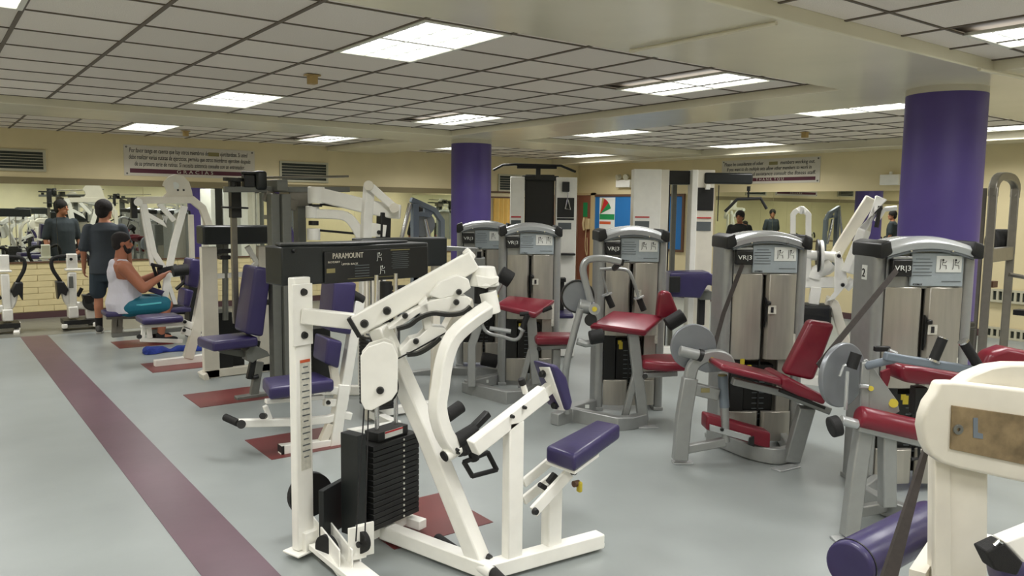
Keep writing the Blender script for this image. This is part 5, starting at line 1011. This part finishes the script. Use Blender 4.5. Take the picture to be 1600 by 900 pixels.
standing('man in black shirt standing far back behind the lat pulldown tower', 9.3, 11.4, math.radians(-25), math.radians(-20), 'blackc', 'short', 'skin2', hs=.97)
# seated man rowing
t = thing('person', 'seated man in white tank top and teal shorts gripping the row handles', 'person', (2.04, Y5, 0)); F = V((1, 0, 0)); L = V((0, 1, 0)); o = V((2.01, Y5 - .02, .40)); q = lambda f, l, z: o + F * f + L * l + UP * z
hc = q(-.01 + .0, 0, .845); HF = V((math.cos(-.15), math.sin(-.15), 0)); HL = V((-HF.y, HF.x, 0))
tl = [(q(-.02, 0, -.0), .17, .2), (q(-.02, 0, .12), .19, .205), (q(0, 0, .25), .175, .195), (q(0, 0, .4), .155, .2), (q(-.03, 0, .52), .135, .21), (q(-.045, 0, .60), .105, .19), (q(-.05, 0, .66), .065, .09)]
parts = head_parts(hc, HF, HL) + [('l', tl, (F, L)), ('c', q(-.04, 0, .62), q(-.01, 0, .78), .07, .062)]
for s_ in (-1, 1):
    sh, el, wr_ = q(-.03, s_ * .22, .565), q(.15, s_ * .30, .31), q(.42, s_ * .16, .45)
    parts += [('c', sh, el, .085, .062), ('c', el, wr_, .06, .032), ('e', sh, (.09, .08, .085))]; parts += hand_parts(wr_, (wr_ - el) + UP * .02, UP, L * -s_)
    hp_, kn, an = q(.0, s_ * .11, .07), q(.45, s_ * .17, .075), q(.36, s_ * .17, -.31)
    parts += [('c', hp_, kn, .115, .07), ('c', kn, kn.lerp(an, .4) - F * .02, .062, .065), ('c', kn.lerp(an, .4) - F * .02, an, .063, .04), ('c', an, an + F * .12 - UP * .03, .038, .03)]
body_mesh('body', 'skin2', t, parts, .010, 3)
tk = [('l', [(c_, a + .016, b + .014) for c_, a, b in tl[:4]] + [(q(-.02, 0, .46), .155, .165), (q(-.045, 0, .54), .128, .125)], (F, L))]
for s_ in (-1, 1): tk += [('c', q(.09, s_ * .09, .5), q(.01, s_ * .095, .635), .03, .022), ('c', q(.01, s_ * .095, .635), q(-.07, s_ * .09, .64), .022, .022), ('c', q(-.07, s_ * .09, .64), q(-.14, s_ * .06, .5), .022, .045)]
tk += [('e', q(-.115, 0, .47), (.075, .15, .16), (F, L, UP)), ('e', q(-.12, 0, .58), (.05, .11, .08), (F, L, UP))]
body_mesh('tank_top', 'tank', t, tk, .010, 2)
sh_ = [('l', [(q(-.02, 0, -.03), .16, .19), (q(-.02, 0, .1), .18, .2)], (F, L))]
for s_ in (-1, 1): sh_ += [('c', q(.02, s_ * .11, .075), q(.40, s_ * .165, .085), .13, .105)]
body_mesh('shorts', 'teal', t, sh_, .012, 3)
for s_ in (-1,): B().tube([q(.08, s_ * .235, .1), q(.36, s_ * .268, .12)], .01, .02).build('shorts_stripe', 'teal2', t, bev=.002)
body_mesh('hair', 'hair', t, [('e', hc + UP * .055 - HF * .015, (.108, .09, .095), (HF, HL, UP)), ('e', hc - HF * .05 + UP * .0, (.07, .08, .09), (HF, HL, UP))], .009, 2)
body_mesh('beard', 'hair', t, [('e', hc + HF * .05 - UP * .085, (.055, .058, .045), (HF, HL, UP)), ('c', hc + HL * .062 - UP * .02 + HF * .02, hc + HL * .055 - UP * .08 + HF * .04, .016, .02), ('c', hc - HL * .062 - UP * .02 + HF * .02, hc - HL * .055 - UP * .08 + HF * .04, .016, .02)], .008, 2); face(t, hc, HF, HL)
for s_ in (-1, 1):
    an = q(.36, s_ * .17, -.31); body_mesh('shoe', 'blackc', t, [('e', an + F * .07 - UP * .045, (.14, .05, .04), (F, L, UP)), ('e', an, (.06, .045, .06), (F, L, UP))], .01, 2)
# ---------------- labels for the lights: each singled out
cols = {0: 'outermost left', 1: 'second', 2: 'third', 3: 'fourth', 4: 'fifth', 5: 'sixth'}
# ---------------- further machines on the camera's side of the room, seen only in the mirrors
def dup(src, loc, rz, label):
    r_ = src.copy(); C.objects.link(r_); r_['label'] = label; r_['group'] = 'machines seen only in the mirrors'; r_.location = loc; r_.rotation_euler = (0, 0, rz)
    for ch in list(src.children):
        c = ch.copy(); C.objects.link(c); c.parent = r_
def find(s): return [o for o in bpy.data.objects if o.type == 'EMPTY' and s in o.get('label', '')][0]
dup(find('nearest white weight machine'), (3.0, -1.6, 0), .2, 'white shrouded weight machine behind the photographer, first in the reflected row')
dup(find('white machine with purple seat and long'), (2.8, -3.4, 0), 0, 'white lever machine behind the photographer, second in the reflected row')
dup(find('grey framed tower machine'), (5.4, -2.6, 0), .1, 'grey tower machine behind the photographer in the reflection')
dup(find('silver arm curl machine'), (6.6, -.9, 0), 0, 'silver arm curl machine behind the thick column, seen in mirrors')
dup(find('white A-frame row machine'), (4.3, -4.6, 0), .1, 'white row machine near the front wall, seen in mirrors')
dup(find('white press machine with curved arms'), (7.6, -3.6, 0), .4, 'white curved arm press near the front wall, seen in mirrors')
dup(find('silver machine with glossy maroon'), (9.0, .3, 0), 0, 'silver machine right of the frame, seen in mirrors')
dup(find('white cable tower with dark overhead boom'), (9.6, -2.2, 0), 0, 'white cable tower right of the frame, seen in mirrors')
